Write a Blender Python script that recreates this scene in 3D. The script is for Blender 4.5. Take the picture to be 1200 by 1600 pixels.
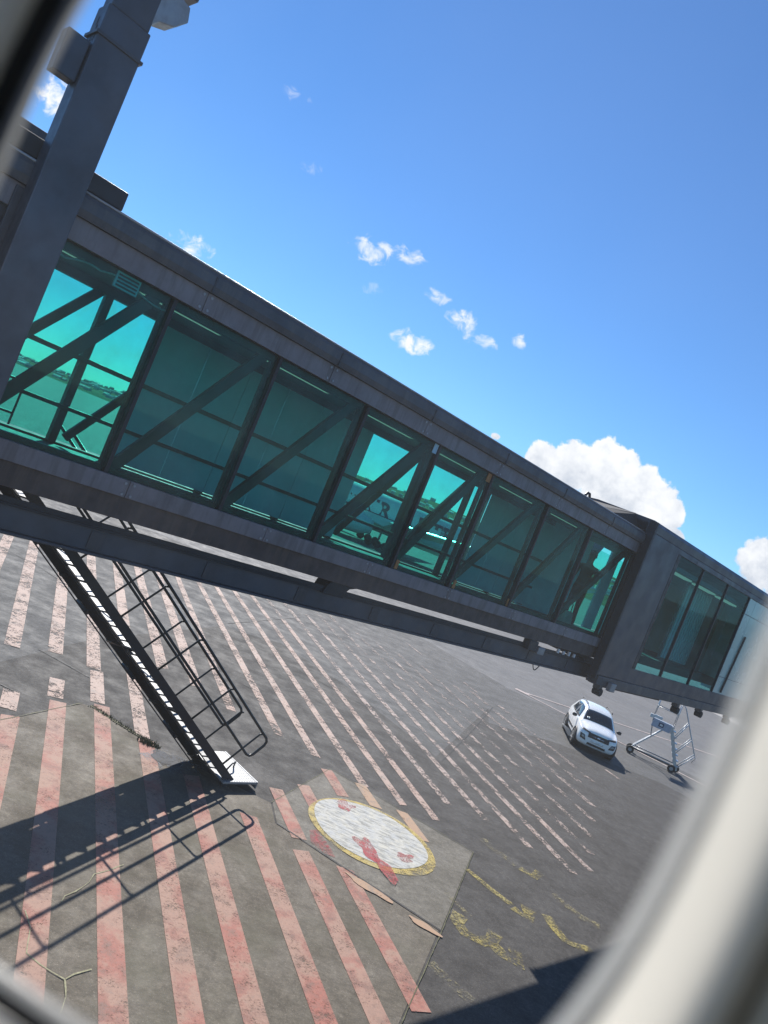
import bpy, bmesh, math, random
from mathutils import Vector, Matrix
from mathutils.bvhtree import BVHTree

for o in list(bpy.data.objects):
    bpy.data.objects.remove(o, do_unlink=True)
SC = bpy.context.scene
COL = SC.collection
R = math.radians
random.seed(7)

# ------------------------------------------------------------------ camera
EYE = 5.7
cam_d = bpy.data.cameras.new('camera')
cam_d.sensor_fit = 'VERTICAL'; cam_d.sensor_height = 36.0; cam_d.sensor_width = 27.0
cam_d.lens = 27.0
cam_d.clip_start = 0.01; cam_d.clip_end = 20000
cam_d.dof.use_dof = True; cam_d.dof.focus_distance = 16.0; cam_d.dof.aperture_fstop = 3.8
cam = bpy.data.objects.new('camera', cam_d); COL.objects.link(cam)
cam.matrix_world = Matrix.Translation((0, 0, EYE)) @ Matrix.Rotation(R(90), 4, 'X') @ Matrix.Rotation(R(22.4), 4, 'Z')
SC.camera = cam

# ------------------------------------------------------------------ sun, sky, exposure
SUN = Vector((-0.367, 1.30, 1.0)).normalized()
sun_d = bpy.data.lights.new('sun', 'SUN'); sun_d.energy = 4.6; sun_d.angle = R(0.53); sun_d.color = (1.0, 0.95, 0.88)
sun = bpy.data.objects.new('sun', sun_d); COL.objects.link(sun)
sun.rotation_euler = SUN.to_track_quat('Z', 'Y').to_euler()
sun.location = (0, 0, 60)
SC.view_settings.view_transform = 'Standard'; SC.view_settings.look = 'None'
SC.view_settings.gamma = 1.0; SC.view_settings.use_curve_mapping = False
SC.view_settings.exposure = 0.62
SC.render.engine = 'CYCLES'
SC.cycles.transparent_max_bounces = 24
SC.cycles.max_bounces = 7
SC.cycles.sample_clamp_indirect = 6.0

class NT:
    """tiny helper around a node tree"""
    def __init__(s, tree): s.t = tree; s.n = tree.nodes; s.l = tree.links
    def add(s, typ, **kw):
        n = s.n.new(typ)
        for k, v in kw.items(): setattr(n, k, v)
        return n
    def put(s, sock, v):
        if v is None: return
        if isinstance(v, bpy.types.NodeSocket): s.l.new(v, sock)
        else: sock.default_value = v
    def m(s, op, a, b=None, c=None, clamp=False):
        n = s.add('ShaderNodeMath', operation=op, use_clamp=clamp)
        s.put(n.inputs[0], a); s.put(n.inputs[1], b)
        if c is not None: s.put(n.inputs[2], c)
        return n.outputs[0]
    def mix(s, f, a, b, blend='MIX'):
        n = s.add('ShaderNodeMix', data_type='RGBA', blend_type=blend)
        s.put(n.inputs[0], f)
        s.put(n.inputs[6], a if isinstance(a, bpy.types.NodeSocket) else (*a, 1) if len(a) == 3 else a)
        s.put(n.inputs[7], b if isinstance(b, bpy.types.NodeSocket) else (*b, 1) if len(b) == 3 else b)
        return n.outputs[2]
    def noise(s, vec, scale, detail=4, rough=0.55, lac=2.0, dist=0.0):
        n = s.add('ShaderNodeTexNoise'); s.put(n.inputs['Vector'], vec)
        n.inputs['Scale'].default_value = scale; n.inputs['Detail'].default_value = detail
        n.inputs['Roughness'].default_value = rough; n.inputs['Distortion'].default_value = dist
        return n.outputs[0]
    def ramp(s, v, lo, hi, a=0.0, b=1.0, smooth=True):
        n = s.add('ShaderNodeMapRange', interpolation_type='SMOOTHSTEP' if smooth else 'LINEAR')
        s.put(n.inputs[0], v); s.put(n.inputs[1], lo); s.put(n.inputs[2], hi)
        n.inputs[3].default_value = a; n.inputs[4].default_value = b
        return n.outputs[0]

world = bpy.data.worlds.new('World'); SC.world = world; world.use_nodes = True
W = NT(world.node_tree); W.n.clear()
out = W.add('ShaderNodeOutputWorld'); bg = W.add('ShaderNodeBackground'); bg.inputs[1].default_value = 0.070
sky = W.add('ShaderNodeTexSky', sky_type='NISHITA', sun_disc=False)
sky.sun_elevation = math.asin(SUN.z); sky.sun_rotation = math.atan2(SUN.x, SUN.y)
sky.altitude = 0; sky.air_density = 1.0; sky.dust_density = 0.0; sky.ozone_density = 3.0
tc = W.add('ShaderNodeTexCoord'); sx = W.add('ShaderNodeSeparateXYZ'); W.l.new(tc.outputs['Generated'], sx.inputs[0])
yy = W.m('MAXIMUM', sx.outputs[1], 0.02)
CU = W.m('DIVIDE', sx.outputs[0], yy); CV = W.m('DIVIDE', sx.outputs[2], yy)
cv = W.add('ShaderNodeCombineXYZ'); W.l.new(CU, cv.inputs[0]); W.l.new(CV, cv.inputs[1])
n_big = W.noise(cv.outputs[0], 24, 7, 0.66)
n_mid = W.noise(cv.outputs[0], 55, 5, 0.6, dist=0.6)
# each cumulus: centre (tan azimuth, tan elevation), half sizes, strength, flat base
CLOUDS = []
def cl(x, y, a, b, k=1.0, big=False):          # sky survey in 1/1200 rad, horizon axes
    CLOUDS.append((x / 1200, y / 1200, a / 1200, b / 1200, k, big))
for c_ in ((-438, 272, 36, 18, 1.0), (-378, 549, 24, 10, .5), (-311, 453, 18, 12, .4), (-170, 372, 36, 22, .9),
           (-117, 385, 26, 18, .8), (-49, 344, 26, 11, .8), (-60, 262, 36, 19, 1.1), (0, 321, 30, 17, 1.0),
           (39, 305, 32, 12, .75), (92, 328, 13, 12, .9), (-152, 316, 12, 12, .35), (-719, 406, 40, 34, 1.2),
           (-520, 120, 70, 22, .6), (-430, 75, 90, 16, .5), (-300, 60, 80, 14, .4), (60, 95, 120, 12, .35), (900, 110, 180, 50, .8)):
    cl(*c_)
for c_ in ((199, 174, 30, 26), (251, 180, 50, 42), (300, 185, 62, 58), (362, 176, 62, 50), (412, 168, 26, 28),
           (330, 152, 82, 30), (429, 136, 24, 15), (578, 146, 44, 46), (626, 148, 60, 60), (116, 176, 10, 7)):
    cl(*c_, 1.35, True)
dens = None
nnb = W.m('MULTIPLY_ADD', n_big, 3.4, -1.7); nnm = W.m('MULTIPLY_ADD', n_mid, 4.6, -2.3)
for (x, y, a, b, k, big) in CLOUDS:
    va = W.add('ShaderNodeVectorMath', operation='MULTIPLY_ADD'); W.l.new(cv.outputs[0], va.inputs[0]); va.inputs[1].default_value = (1 / a, 1 / b, 0); va.inputs[2].default_value = (-x / a, -y / b, 0)
    vd = W.add('ShaderNodeVectorMath', operation='DOT_PRODUCT'); W.l.new(va.outputs[0], vd.inputs[0]); W.l.new(va.outputs[0], vd.inputs[1])
    e = W.m('ADD', W.m('MULTIPLY_ADD', vd.outputs['Value'], -k, k), nnb if big else nnm)
    e = W.ramp(e, 0.0, 0.42 if big else 1.6, 0, min(1.0, k * .95))
    dens = e if dens is None else W.m('MAXIMUM', dens, e)
dens = W.m('MULTIPLY', dens, W.m('GREATER_THAN', sx.outputs[1], 0.03))
shade = W.noise(cv.outputs[0], 26, 6, 0.62)
sh = W.ramp(W.m('ADD', W.m('MULTIPLY', shade, 0.9), W.m('MULTIPLY', CV, 2.2)), 0.45, 0.95)
ccol = W.mix(sh, (5.6, 6.2, 7.2), (9.8, 10.0, 10.3))
skyc = W.mix(1.0, sky.outputs[0], (0.64, 0.97, 1.30), 'MULTIPLY')
fin = W.mix(dens, skyc, ccol)
world.cycles.sampling_method = 'MANUAL'; world.cycles.sample_map_resolution = 256
W.l.new(fin, bg.inputs[0]); W.l.new(bg.outputs[0], out.inputs[0])

# ------------------------------------------------------------------ materials
MATS = {}
def nmat(name):
    m = bpy.data.materials.new(name); m.use_nodes = True
    T = NT(m.node_tree); T.n.clear()
    T.o = T.add('ShaderNodeOutputMaterial'); MATS[name] = m
    T.tc = T.add('ShaderNodeTexCoord'); T.P = T.tc.outputs['Object']
    T.geo = T.add('ShaderNodeNewGeometry'); T.W = T.geo.outputs['Position']
    return m, T
def bsdf(T, col, rough=0.5, metal=0.0, spec=0.5, bump=None, bstr=0.2, bdist=0.01, coat=0.0):
    b = T.add('ShaderNodeBsdfPrincipled')
    T.put(b.inputs['Base Color'], col if isinstance(col, bpy.types.NodeSocket) else (*col, 1))
    T.put(b.inputs['Roughness'], rough); T.put(b.inputs['Metallic'], metal)
    b.inputs['Specular IOR Level'].default_value = spec; b.inputs['Coat Weight'].default_value = coat
    if bump is not None:
        bp = T.add('ShaderNodeBump'); bp.inputs['Strength'].default_value = bstr; bp.inputs['Distance'].default_value = bdist
        T.l.new(bump, bp.inputs['Height']); T.l.new(bp.outputs[0], b.inputs['Normal'])
    return b.outputs[0]
def simple(name, col, rough=0.5, metal=0.0, var=0.12, scale=6.0, coat=0.0, spec=0.5, grime=None):
    m, T = nmat(name)
    n = T.noise(T.P, scale, 5, 0.6)
    c = T.mix(T.ramp(n, 0.3, 0.7), tuple(x * (1 - var) for x in col), tuple(min(1, x * (1 + var)) for x in col))
    if grime:
        mp = T.add('ShaderNodeMapping'); T.l.new(T.P, mp.inputs[0]); mp.inputs['Scale'].default_value = (7, 7, 0.9)
        g1 = T.noise(mp.outputs[0], 1.2, 6, 0.65)
        c = T.mix(T.ramp(g1, 0.44, 0.66, 0, grime[3]), c, grime[:3])
        g2 = T.noise(T.P, 1.3, 7, 0.72); c = T.mix(T.ramp(g2, 0.50, 0.70, 0, 0.55), c, tuple(x * 0.55 for x in col))
    rr = T.ramp(T.noise(T.P, scale * 2.3, 4), 0.3, 0.7, max(0.02, rough - 0.08), min(1, rough + 0.1))
    T.l.new(bsdf(T, c, rr, metal, spec, coat=coat), T.o.inputs[0])
    return m

def ground_mat(name, a, b, grit, stain, fine=70.0, tint=None):
    m, T = nmat(name)
    big = T.noise(T.W, 0.22, 5, 0.62); mid = T.noise(T.W, 1.3, 7, 0.72); fin_ = T.noise(T.W, fine, 3, 0.7); grn = T.noise(T.W, fine * .28, 4, 0.75)
    c = T.mix(T.ramp(big, 0.3, 0.7), a, b)
    c = T.mix(T.ramp(mid, 0.45, 0.80, 0, stain), c, tuple(x * 0.6 for x in a))
    c = T.mix(T.ramp(mid, 0.5, 0.2, 0, stain * .5), c, tuple(min(1, x * 1.3) for x in b))
    mot = T.noise(T.W, 5.0, 6, 0.75)
    c = T.mix(T.ramp(mot, 0.40, 0.68, 0, min(1, grit * 1.1)), c, tuple(x * 0.62 for x in a))
    c = T.mix(T.ramp(mot, 0.46, 0.26, 0, grit * .8), c, tuple(min(1, x * 1.35) for x in b))
    sp = T.ramp(T.m('ADD', T.m('MULTIPLY', fin_, 0.5), T.m('MULTIPLY', grn, 0.5)), 0.40, 0.60, smooth=False)
    c = T.mix(T.m('MULTIPLY', sp, grit), c, tuple(x * 0.45 for x in a))
    lt_ = T.ramp(T.noise(T.W, fine * 1.7, 2, 0.6), 0.62, 0.72, 0, grit * .7)
    c = T.mix(lt_, c, tuple(min(1, x * 2.2) for x in b))
    # tyre rub and drag marks, long and thin
    mp = T.add('ShaderNodeMapping'); T.l.new(T.W, mp.inputs[0]); mp.inputs['Rotation'].default_value = (0, 0, R(-52)); mp.inputs['Scale'].default_value = (0.05, 3.4, 1)
    st = T.noise(mp.outputs[0], 1.0, 6, 0.7)
    c = T.mix(T.ramp(st, 0.54, 0.74, 0, stain * 0.55), c, tuple(x * 0.55 for x in a))
    if tint:
        c = T.mix(T.ramp(T.noise(T.W, 0.8, 5, 0.6), 0.45, 0.7, 0, 0.6), c, tint)
    rg = T.ramp(mid, 0.3, 0.7, 0.72, 0.95)
    T.l.new(bsdf(T, c, rg, 0, 0.3, bump=sp, bstr=0.35, bdist=0.006), T.o.inputs[0])
    return m
ground_mat('asphalt_far', (0.135, 0.135, 0.135), (0.175, 0.172, 0.168), 0.25, 0.25, 40)
ground_mat('asphalt_mid', (0.108, 0.107, 0.104), (0.135, 0.132, 0.127), 0.6, 0.35, 30)
ground_mat('asphalt_dark', (0.066, 0.061, 0.056), (0.088, 0.082, 0.075), 0.65, 0.45, 34)
ground_mat('concrete', (0.152, 0.130, 0.100), (0.197, 0.170, 0.131), 0.6, 0.7, 34, tint=(0.118, 0.108, 0.074))
ground_mat('concrete_patch', (0.175, 0.160, 0.130), (0.228, 0.208, 0.170), 0.6, 0.5, 34)
ground_mat('concrete_pale', (0.42, 0.40, 0.37), (0.5, 0.48, 0.44), 0.2, 0.3, 20)

def paint_mat(name, base, alt, cover, edge=0.10, scale=9.0, altamt=0.6, grit=34.0, dirt=(0.2, 0.19, 0.17)):
    """road paint: worn through to whatever lies below where the noise says so"""
    m, T = nmat(name)
    n1 = T.noise(T.W, scale, 5, 0.65); n2 = T.ramp(T.noise(T.W, grit, 3, 0.7), 0.28, 0.72, smooth=False); n3 = T.noise(T.W, 1.1, 4, 0.6)
    v = T.m('ADD', T.m('ADD', T.m('MULTIPLY', n1, 0.5), T.m('MULTIPLY', n2, 0.30)), T.m('MULTIPLY', n3, 0.5))
    thr = 0.65 - (cover - 0.5) * 0.42
    keep = T.ramp(v, thr - edge * .45, thr + edge * .45)
    c = T.mix(T.ramp(T.noise(T.W, 1.6, 5, 0.65), 0.44, 0.60, 0, altamt), base, alt)
    c = T.mix(T.ramp(T.noise(T.W, 14, 4, 0.7), 0.5, 0.72, 0, 0.35), c, dirt)
    c = T.mix(T.ramp(T.noise(T.W, 3.2, 6, 0.7), 0.46, 0.70, 0, 0.7), c, dirt)
    b = bsdf(T, c, 0.75, 0, 0.3)
    tr = T.add('ShaderNodeBsdfTransparent'); mx = T.add('ShaderNodeMixShader')
    T.l.new(keep, mx.inputs[0]); T.l.new(tr.outputs[0], mx.inputs[1]); T.l.new(b, mx.inputs[2])
    T.l.new(mx.outputs[0], T.o.inputs[0])
    return m
paint_mat('paint_salmon', (0.375, 0.225, 0.168), (0.38, 0.105, 0.078), 0.86, 0.40, 7, 0.70, dirt=(0.175, 0.135, 0.108))
paint_mat('paint_pink_worn', (0.45, 0.325, 0.265), (0.43, 0.28, 0.22), 0.61, 0.08, 8, 0.5, dirt=(0.30, 0.26, 0.23))
paint_mat('paint_pink_far', (0.43, 0.335, 0.285), (0.40, 0.295, 0.245), 0.52, 0.09, 5, 0.5, 22, dirt=(0.28, 0.25, 0.23))
paint_mat('paint_pink_faint', (0.39, 0.31, 0.265), (0.36, 0.27, 0.23), 0.40, 0.10, 4, 0.5, 20, dirt=(0.26, 0.23, 0.21))
paint_mat('paint_line', (0.55, 0.46, 0.42), (0.5, 0.38, 0.34), 0.85, 0.2, 6, 0.4, 20)
paint_mat('paint_red', (0.45, 0.05, 0.06), (0.42, 0.12, 0.10), 0.46, 0.40, 7, 0.5)
paint_mat('paint_yellow', (0.50, 0.38, 0.11), (0.45, 0.37, 0.17), 0.62, 0.30, 7, 0.5, dirt=(0.3, 0.26, 0.15))
paint_mat('paint_yellow_worn', (0.42, 0.34, 0.10), (0.38, 0.32, 0.14), 0.40, 0.36, 6, 0.5, 26, dirt=(0.26, 0.23, 0.12))
paint_mat('paint_yellow_faint', (0.36, 0.31, 0.16), (0.34, 0.30, 0.18), 0.30, 0.35, 5, 0.5, 26, dirt=(0.26, 0.24, 0.18))
paint_mat('paint_peach', (0.42, 0.27, 0.17), (0.43, 0.29, 0.19), 0.85, 0.15, 7, 0.3)
paint_mat('oil_pale', (0.24, 0.25, 0.27), (0.18, 0.19, 0.21), 0.33, 0.14, 9, 0.5, 40, dirt=(0.1, 0.1, 0.11))
paint_mat('oil_dark', (0.030, 0.034, 0.045), (0.04, 0.05, 0.07), 0.55, 0.2, 5, 0.5, 40, dirt=(0.03, 0.03, 0.03))
m, T = nmat('paint_white_old')
n1 = T.noise(T.W, 5, 7, 0.7); n2 = T.noise(T.W, 24, 5, 0.75)
n4 = T.noise(T.W, 11, 5, 0.75)
c = T.mix(T.ramp(n1, 0.35, 0.65), (0.47, 0.48, 0.47), (0.56, 0.54, 0.46))
mpd = T.add('ShaderNodeMapping'); T.l.new(T.W, mpd.inputs[0]); mpd.inputs['Rotation'].default_value = (0, 0, R(35)); mpd.inputs['Scale'].default_value = (2.2, 9.0, 1)
n5 = T.noise(mpd.outputs[0], 1.6, 6, 0.72)
c = T.mix(T.ramp(n5, 0.44, 0.64, 0, 0.9), c, (0.22, 0.22, 0.20))
c = T.mix(T.ramp(n4, 0.54, 0.72, 0, 0.6), c, (0.27, 0.27, 0.25))
c = T.mix(T.ramp(n2, 0.56, 0.70, 0, 0.4), c, (0.33, 0.33, 0.31))
c = T.mix(T.ramp(n4, 0.46, 0.30, 0, 0.6), c, (0.66, 0.66, 0.63))
T.l.new(bsdf(T, c, 0.8, 0, 0.3, bump=n2, bstr=0.3), T.o.inputs[0])

simple('bridge_dark', (0.045, 0.050, 0.062), 0.45, 0.0, 0.2, 2.0, grime=(0.085, 0.082, 0.08, 0.5))
simple('bridge_roof', (0.075, 0.080, 0.092), 0.42, 0.2, 0.25, 1.6, grime=(0.12, 0.115, 0.11, 0.6))
simple('bridge_fascia', (0.20, 0.182, 0.192), 0.5, 0.1, 0.12, 2.0, grime=(0.10, 0.09, 0.085, 0.6))
simple('bridge_lip', (0.075, 0.058, 0.052), 0.7, 0.0, 0.3, 3.0, grime=(0.12, 0.09, 0.07, 0.7))
simple('bridge_steel', (0.070, 0.080, 0.098), 0.42, 0.3, 0.18, 2.5)
simple('frame_black', (0.012, 0.016, 0.022), 0.5, 0.0, 0.15, 4)
simple('truss_grey', (0.028, 0.036, 0.040), 0.5, 0.0, 0.12, 4)
simple('interior_panel', (0.34, 0.58, 0.70), 0.6, 0.0, 0.06, 2)
simple('interior_ceiling', (0.20, 0.21, 0.21), 0.7, 0.0, 0.06, 2)
simple('interior_floor', (0.06, 0.065, 0.07), 0.7, 0.0, 0.1, 6)
simple('blind', (0.78, 0.80, 0.78), 0.6, 0.0, 0.08, 4)
simple('orange_tag', (0.35, 0.16, 0.05), 0.6)
simple('outer_cladding', (0.040, 0.044, 0.062), 0.40, 0.0, 0.15, 1.2, grime=(0.055, 0.055, 0.066, 0.5))
simple('pale_panel', (0.46, 0.60, 0.52), 0.22, 0.0, 0.10, 0.6, spec=0.7)
simple('stair_black', (0.020, 0.022, 0.026), 0.45, 0.0, 0.2, 5)
simple('stair_rail', (0.016, 0.02, 0.02), 0.38, 0.0, 0.2, 5)
simple('alu', (0.46, 0.47, 0.48), 0.42, 0.7, 0.08, 9)
simple('alu_white', (0.62, 0.62, 0.61), 0.4, 0.1, 0.08, 9)
simple('tread', (0.11, 0.113, 0.117), 0.5, 0.3, 0.15, 12)
simple('galv', (0.30, 0.31, 0.32), 0.45, 0.5, 0.15, 9)
simple('rubber', (0.018, 0.018, 0.018), 0.75, 0.0, 0.2, 12)
simple('sign_blue', (0.34, 0.37, 0.44), 0.5)
simple('sign_dark', (0.02, 0.035, 0.09), 0.5)
simple('car_white', (0.86, 0.86, 0.84), 0.22, 0.0, 0.015, 3, coat=0.6)
simple('car_black', (0.015, 0.015, 0.016), 0.5, 0.0, 0.1, 9)
simple('car_glass', (0.012, 0.016, 0.020), 0.05, 0.0, 0.1, 2, spec=0.6)
simple('car_lamp', (0.30, 0.31, 0.32), 0.12, 0.5, 0.15, 9)
simple('car_plate', (0.7, 0.7, 0.68), 0.5)
simple('chrome', (0.7, 0.7, 0.72), 0.15, 1.0, 0.05)
simple('cabin_cream', (0.76, 0.73, 0.65), 0.5, 0.0, 0.03, 5)
simple('cabin_beige', (0.58, 0.52, 0.43), 0.6, 0.0, 0.05, 5)
simple('gasket', (0.016, 0.017, 0.024), 0.35, 0.0, 0.1, 9)
simple('slot_dark', (0.05, 0.045, 0.04), 0.7)
simple('fuselage_white', (0.75, 0.76, 0.77), 0.3, 0.0, 0.02, 1)
simple('plane_navy', (0.020, 0.035, 0.085), 0.4)
simple('skin', (0.28, 0.16, 0.11), 0.55)
simple('hair', (0.015, 0.012, 0.01), 0.6)
simple('shirt', (0.10, 0.11, 0.13), 0.8)
simple('trousers', (0.03, 0.035, 0.05), 0.8)
simple('bag_white', (0.5, 0.5, 0.48), 0.7)
simple('house_wall', (0.60, 0.57, 0.52), 0.8, var=0.3, scale=0.02)
simple('weed', (0.095, 0.092, 0.04), 0.8, var=0.4, scale=30)
simple('weed_dry', (0.30, 0.285, 0.17), 0.85, var=0.3, scale=30)

def glass_mat(name, tint, refl=0.04, haze=0.03, dcol=(0.35, 0.4, 0.38)):
    m, T = nmat(name)
    tr = T.add('ShaderNodeBsdfTransparent'); tr.inputs[0].default_value = (*[x ** 0.5 for x in tint], 1)
    gl = T.add('ShaderNodeBsdfGlossy'); gl.inputs[1].default_value = 0.02; gl.inputs[0].default_value = (0.9, 0.95, 0.95, 1)
    df = T.add('ShaderNodeBsdfDiffuse'); df.inputs[0].default_value = (*dcol, 1)
    lw = T.add('ShaderNodeLayerWeight'); lw.inputs[0].default_value = 0.5      # facing term: same on both faces of a pane
    f5 = T.m('POWER', lw.outputs['Facing'], 5.0)
    m1 = T.add('ShaderNodeMixShader'); T.l.new(T.m('MULTIPLY_ADD', f5, 12 * refl, refl, clamp=True), m1.inputs[0])
    m2 = T.add('ShaderNodeMixShader')
    dn = T.m('MULTIPLY', T.ramp(T.noise(T.W, 2.2, 7, 0.7), 0.35, 0.75), haze * 2)  # patchy diffuse film standing in for milky reflections on the glass
    T.l.new(dn, m2.inputs[0]); T.l.new(tr.outputs[0], m2.inputs[1]); T.l.new(df.outputs[0], m2.inputs[2])
    T.l.new(m2.outputs[0], m1.inputs[1]); T.l.new(gl.outputs[0], m1.inputs[2])
    T.l.new(m1.outputs[0], T.o.inputs[0])
    return m
glass_mat('glass_teal', (0.25, 0.80, 0.71), 0.012, 0.030, (0.42, 0.52, 0.50))
glass_mat('glass_teal_outer', (0.20, 0.66, 0.66), 0.014, 0.035, (0.42, 0.52, 0.50))
m, T = nmat('pane_clear')     # scuffed acrylic: scatters a little of the sun that strikes it
tr = T.add('ShaderNodeBsdfTransparent'); tr.inputs[0].default_value = (0.985, 0.985, 0.985, 1)
tl = T.add('ShaderNodeBsdfTranslucent'); tl.inputs[0].default_value = (0.85, 0.88, 0.92, 1)
mx = T.add('ShaderNodeMixShader'); T.l.new(T.ramp(T.noise(T.P, 7, 5, 0.6), 0.3, 0.75, 0.003, 0.012), mx.inputs[0])
T.l.new(tr.outputs[0], mx.inputs[1]); T.l.new(tl.outputs[0], mx.inputs[2]); T.l.new(mx.outputs[0], T.o.inputs[0])

m, T = nmat('acrylic_edge')     # frosted chamfer of the pane
tl = T.add('ShaderNodeBsdfTranslucent'); tl.inputs[0].default_value = (0.52, 0.53, 0.52, 1)
mx = T.add('ShaderNodeMixShader'); mx.inputs[0].default_value = 0.5; tr = T.add('ShaderNodeBsdfTransparent'); T.l.new(tl.outputs[0], mx.inputs[1]); T.l.new(tr.outputs[0], mx.inputs[2]); T.l.new(mx.outputs[0], T.o.inputs[0])
m, T = nmat('lamp_lit')
em = T.add('ShaderNodeEmission'); em.inputs[0].default_value = (1.0, 0.93, 0.78, 1); em.inputs[1].default_value = 0.22; T.l.new(em.outputs[0], T.o.inputs[0])
m, T = nmat('tread_perforated')
vor = T.add('ShaderNodeTexVoronoi'); T.l.new(T.P, vor.inputs['Vector']); vor.inputs['Scale'].default_value = 17; vor.inputs['Randomness'].default_value = 0
c = T.mix(T.ramp(vor.outputs['Distance'], 0.28, 0.42), (0.05, 0.05, 0.05), (0.27, 0.275, 0.28))
T.l.new(bsdf(T, c, 0.45, 0.3), T.o.inputs[0])

m, T = nmat('hill')
n1 = T.noise(T.W, 0.012, 6, 0.7); n2 = T.noise(T.W, 0.05, 5, 0.7)
c = T.mix(T.ramp(n1, 0.35, 0.65), (0.035, 0.050, 0.022), (0.10, 0.11, 0.055))
c = T.mix(T.ramp(n2, 0.52, 0.7, 0, 0.7), c, (0.16, 0.15, 0.11))
T.l.new(bsdf(T, c, 0.95, 0, 0.1), T.o.inputs[0])

# ------------------------------------------------------------------ mesh helpers
class MB:
    def __init__(s): s.v = []; s.f = []
    def quadbox(s, c):                      # eight corners: bottom ring, top ring
        i = len(s.v); s.v += [tuple(p) for p in c]
        s.f += [tuple(i + k for k in q) for q in ((3, 2, 1, 0), (4, 5, 6, 7), (0, 1, 5, 4), (1, 2, 6, 5), (2, 3, 7, 6), (3, 0, 4, 7))]
        return s
    def box(s, x0, x1, y0, y1, z0, z1):
        return s.quadbox(((x0, y0, z0), (x1, y0, z0), (x1, y1, z0), (x0, y1, z0), (x0, y0, z1), (x1, y0, z1), (x1, y1, z1), (x0, y1, z1)))
    def bar(s, p, q, w, h, up=(0, 0, 1)):   # rectangular bar p->q, w sideways, h along up
        p, q, up = Vector(p), Vector(q), Vector(up); d = (q - p).normalized()
        a = d.cross(up).normalized() * w / 2; b = a.cross(d).normalized() * h / 2
        return s.quadbox((p - a - b, p + a - b, q + a - b, q - a - b, p - a + b, p + a + b, q + a + b, q - a + b))
    def tube(s, pts, r, n=10, closed=False):
        pts = [Vector(p) for p in pts]; i0 = len(s.v); N = len(pts); a = None
        for k, p in enumerate(pts):
            if closed: d = pts[(k + 1) % N] - pts[k - 1]
            else: d = pts[min(k + 1, N - 1)] - pts[max(k - 1, 0)]
            d.normalize()
            if a is None: a = d.orthogonal().normalized()
            else: a = (a - d * a.dot(d)).normalized()
            b = d.cross(a)
            rr = r[k] if isinstance(r, (list, tuple)) else r
            for j in range(n):
                t = 2 * math.pi * j / n; s.v.append(tuple(p + (a * math.cos(t) + b * math.sin(t)) * rr))
        for k in range(N if closed else N - 1):
            k2 = (k + 1) % N
            for j in range(n):
                j2 = (j + 1) % n
                s.f.append((i0 + k * n + j, i0 + k * n + j2, i0 + k2 * n + j2, i0 + k2 * n + j))
        if not closed:
            s.f.append(tuple(i0 + j for j in reversed(range(n)))); s.f.append(tuple(i0 + (N - 1) * n + j for j in range(n)))
        return s
    def prism(s, pts, vec):                 # planar outline extruded along vec
        vec = Vector(vec); n = len(pts); i = len(s.v)
        s.v += [tuple(p) for p in pts] + [tuple(Vector(p) + vec) for p in pts]
        s.f.append(tuple(i + k for k in reversed(range(n)))); s.f.append(tuple(i + n + k for k in range(n)))
        for k in range(n):
            k2 = (k + 1) % n; s.f.append((i + k, i + k2, i + n + k2, i + n + k))
        return s
    def loft(s, rings, close=True, cap0=True, cap1=True):
        i = len(s.v); n = len(rings[0])
        for r_ in rings: s.v += [tuple(p) for p in r_]
        for k in range(len(rings) - 1):
            for j in range(n if close else n - 1):
                j2 = (j + 1) % n; s.f.append((i + k * n + j, i + k * n + j2, i + (k + 1) * n + j2, i + (k + 1) * n + j))
        if cap0: s.f.append(tuple(i + j for j in reversed(range(n))))
        if cap1: s.f.append(tuple(i + (len(rings) - 1) * n + j for j in range(n)))
        return s
    def sheet(s, pts):
        i = len(s.v); s.v += [tuple(p) for p in pts]; s.f.append(tuple(range(i, i + len(pts)))); return s
    def mesh(s, name):
        me = bpy.data.meshes.new(name); me.from_pydata(s.v, [], s.f); me.update()
        bm = bmesh.new(); bm.from_mesh(me); bmesh.ops.recalc_face_normals(bm, faces=bm.faces); bm.to_mesh(me); bm.free()
        return me
def obj(name, mb, mat, parent=None, smooth=False, bevel=0.0, subsurf=0):
    me = mb.mesh(name) if isinstance(mb, MB) else mb
    if not me.materials: me.materials.append(MATS[mat])
    o = bpy.data.objects.new(name, me); COL.objects.link(o)
    if parent is not None: o.parent = parent
    if smooth:
        for p in me.polygons: p.use_smooth = True
    if bevel:
        b = o.modifiers.new('bevel', 'BEVEL'); b.width = bevel; b.segments = 2; b.limit_method = 'ANGLE'
    if subsurf:
        b = o.modifiers.new('subsurf', 'SUBSURF'); b.levels = subsurf; b.render_levels = subsurf
    return o
def flat(o): # sheets face up
    if o.data.polygons and o.data.polygons[0].normal.z < 0: o.data.flip_normals()
    return o
def thing(name, label, cat, loc=(0, 0, 0), rz=0.0):
    o = bpy.data.objects.new(name, None); COL.objects.link(o); o.empty_display_size = 0.2
    o.location = loc; o.rotation_euler = (0, 0, rz); o['label'] = label; o['category'] = cat
    return o
def struct(o, label=None):
    o['kind'] = 'structure'
    if label: o['label'] = label
    return o

# ------------------------------------------------------------------ ground
apron = MB().sheet(((-9000, -3000, 0), (9000, -3000, 0), (9000, 12000, 0), (-9000, 12000, 0)))
apron = struct(flat(obj('apron', apron, 'asphalt_far')), 'grey asphalt apron of the airport stand')

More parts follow.
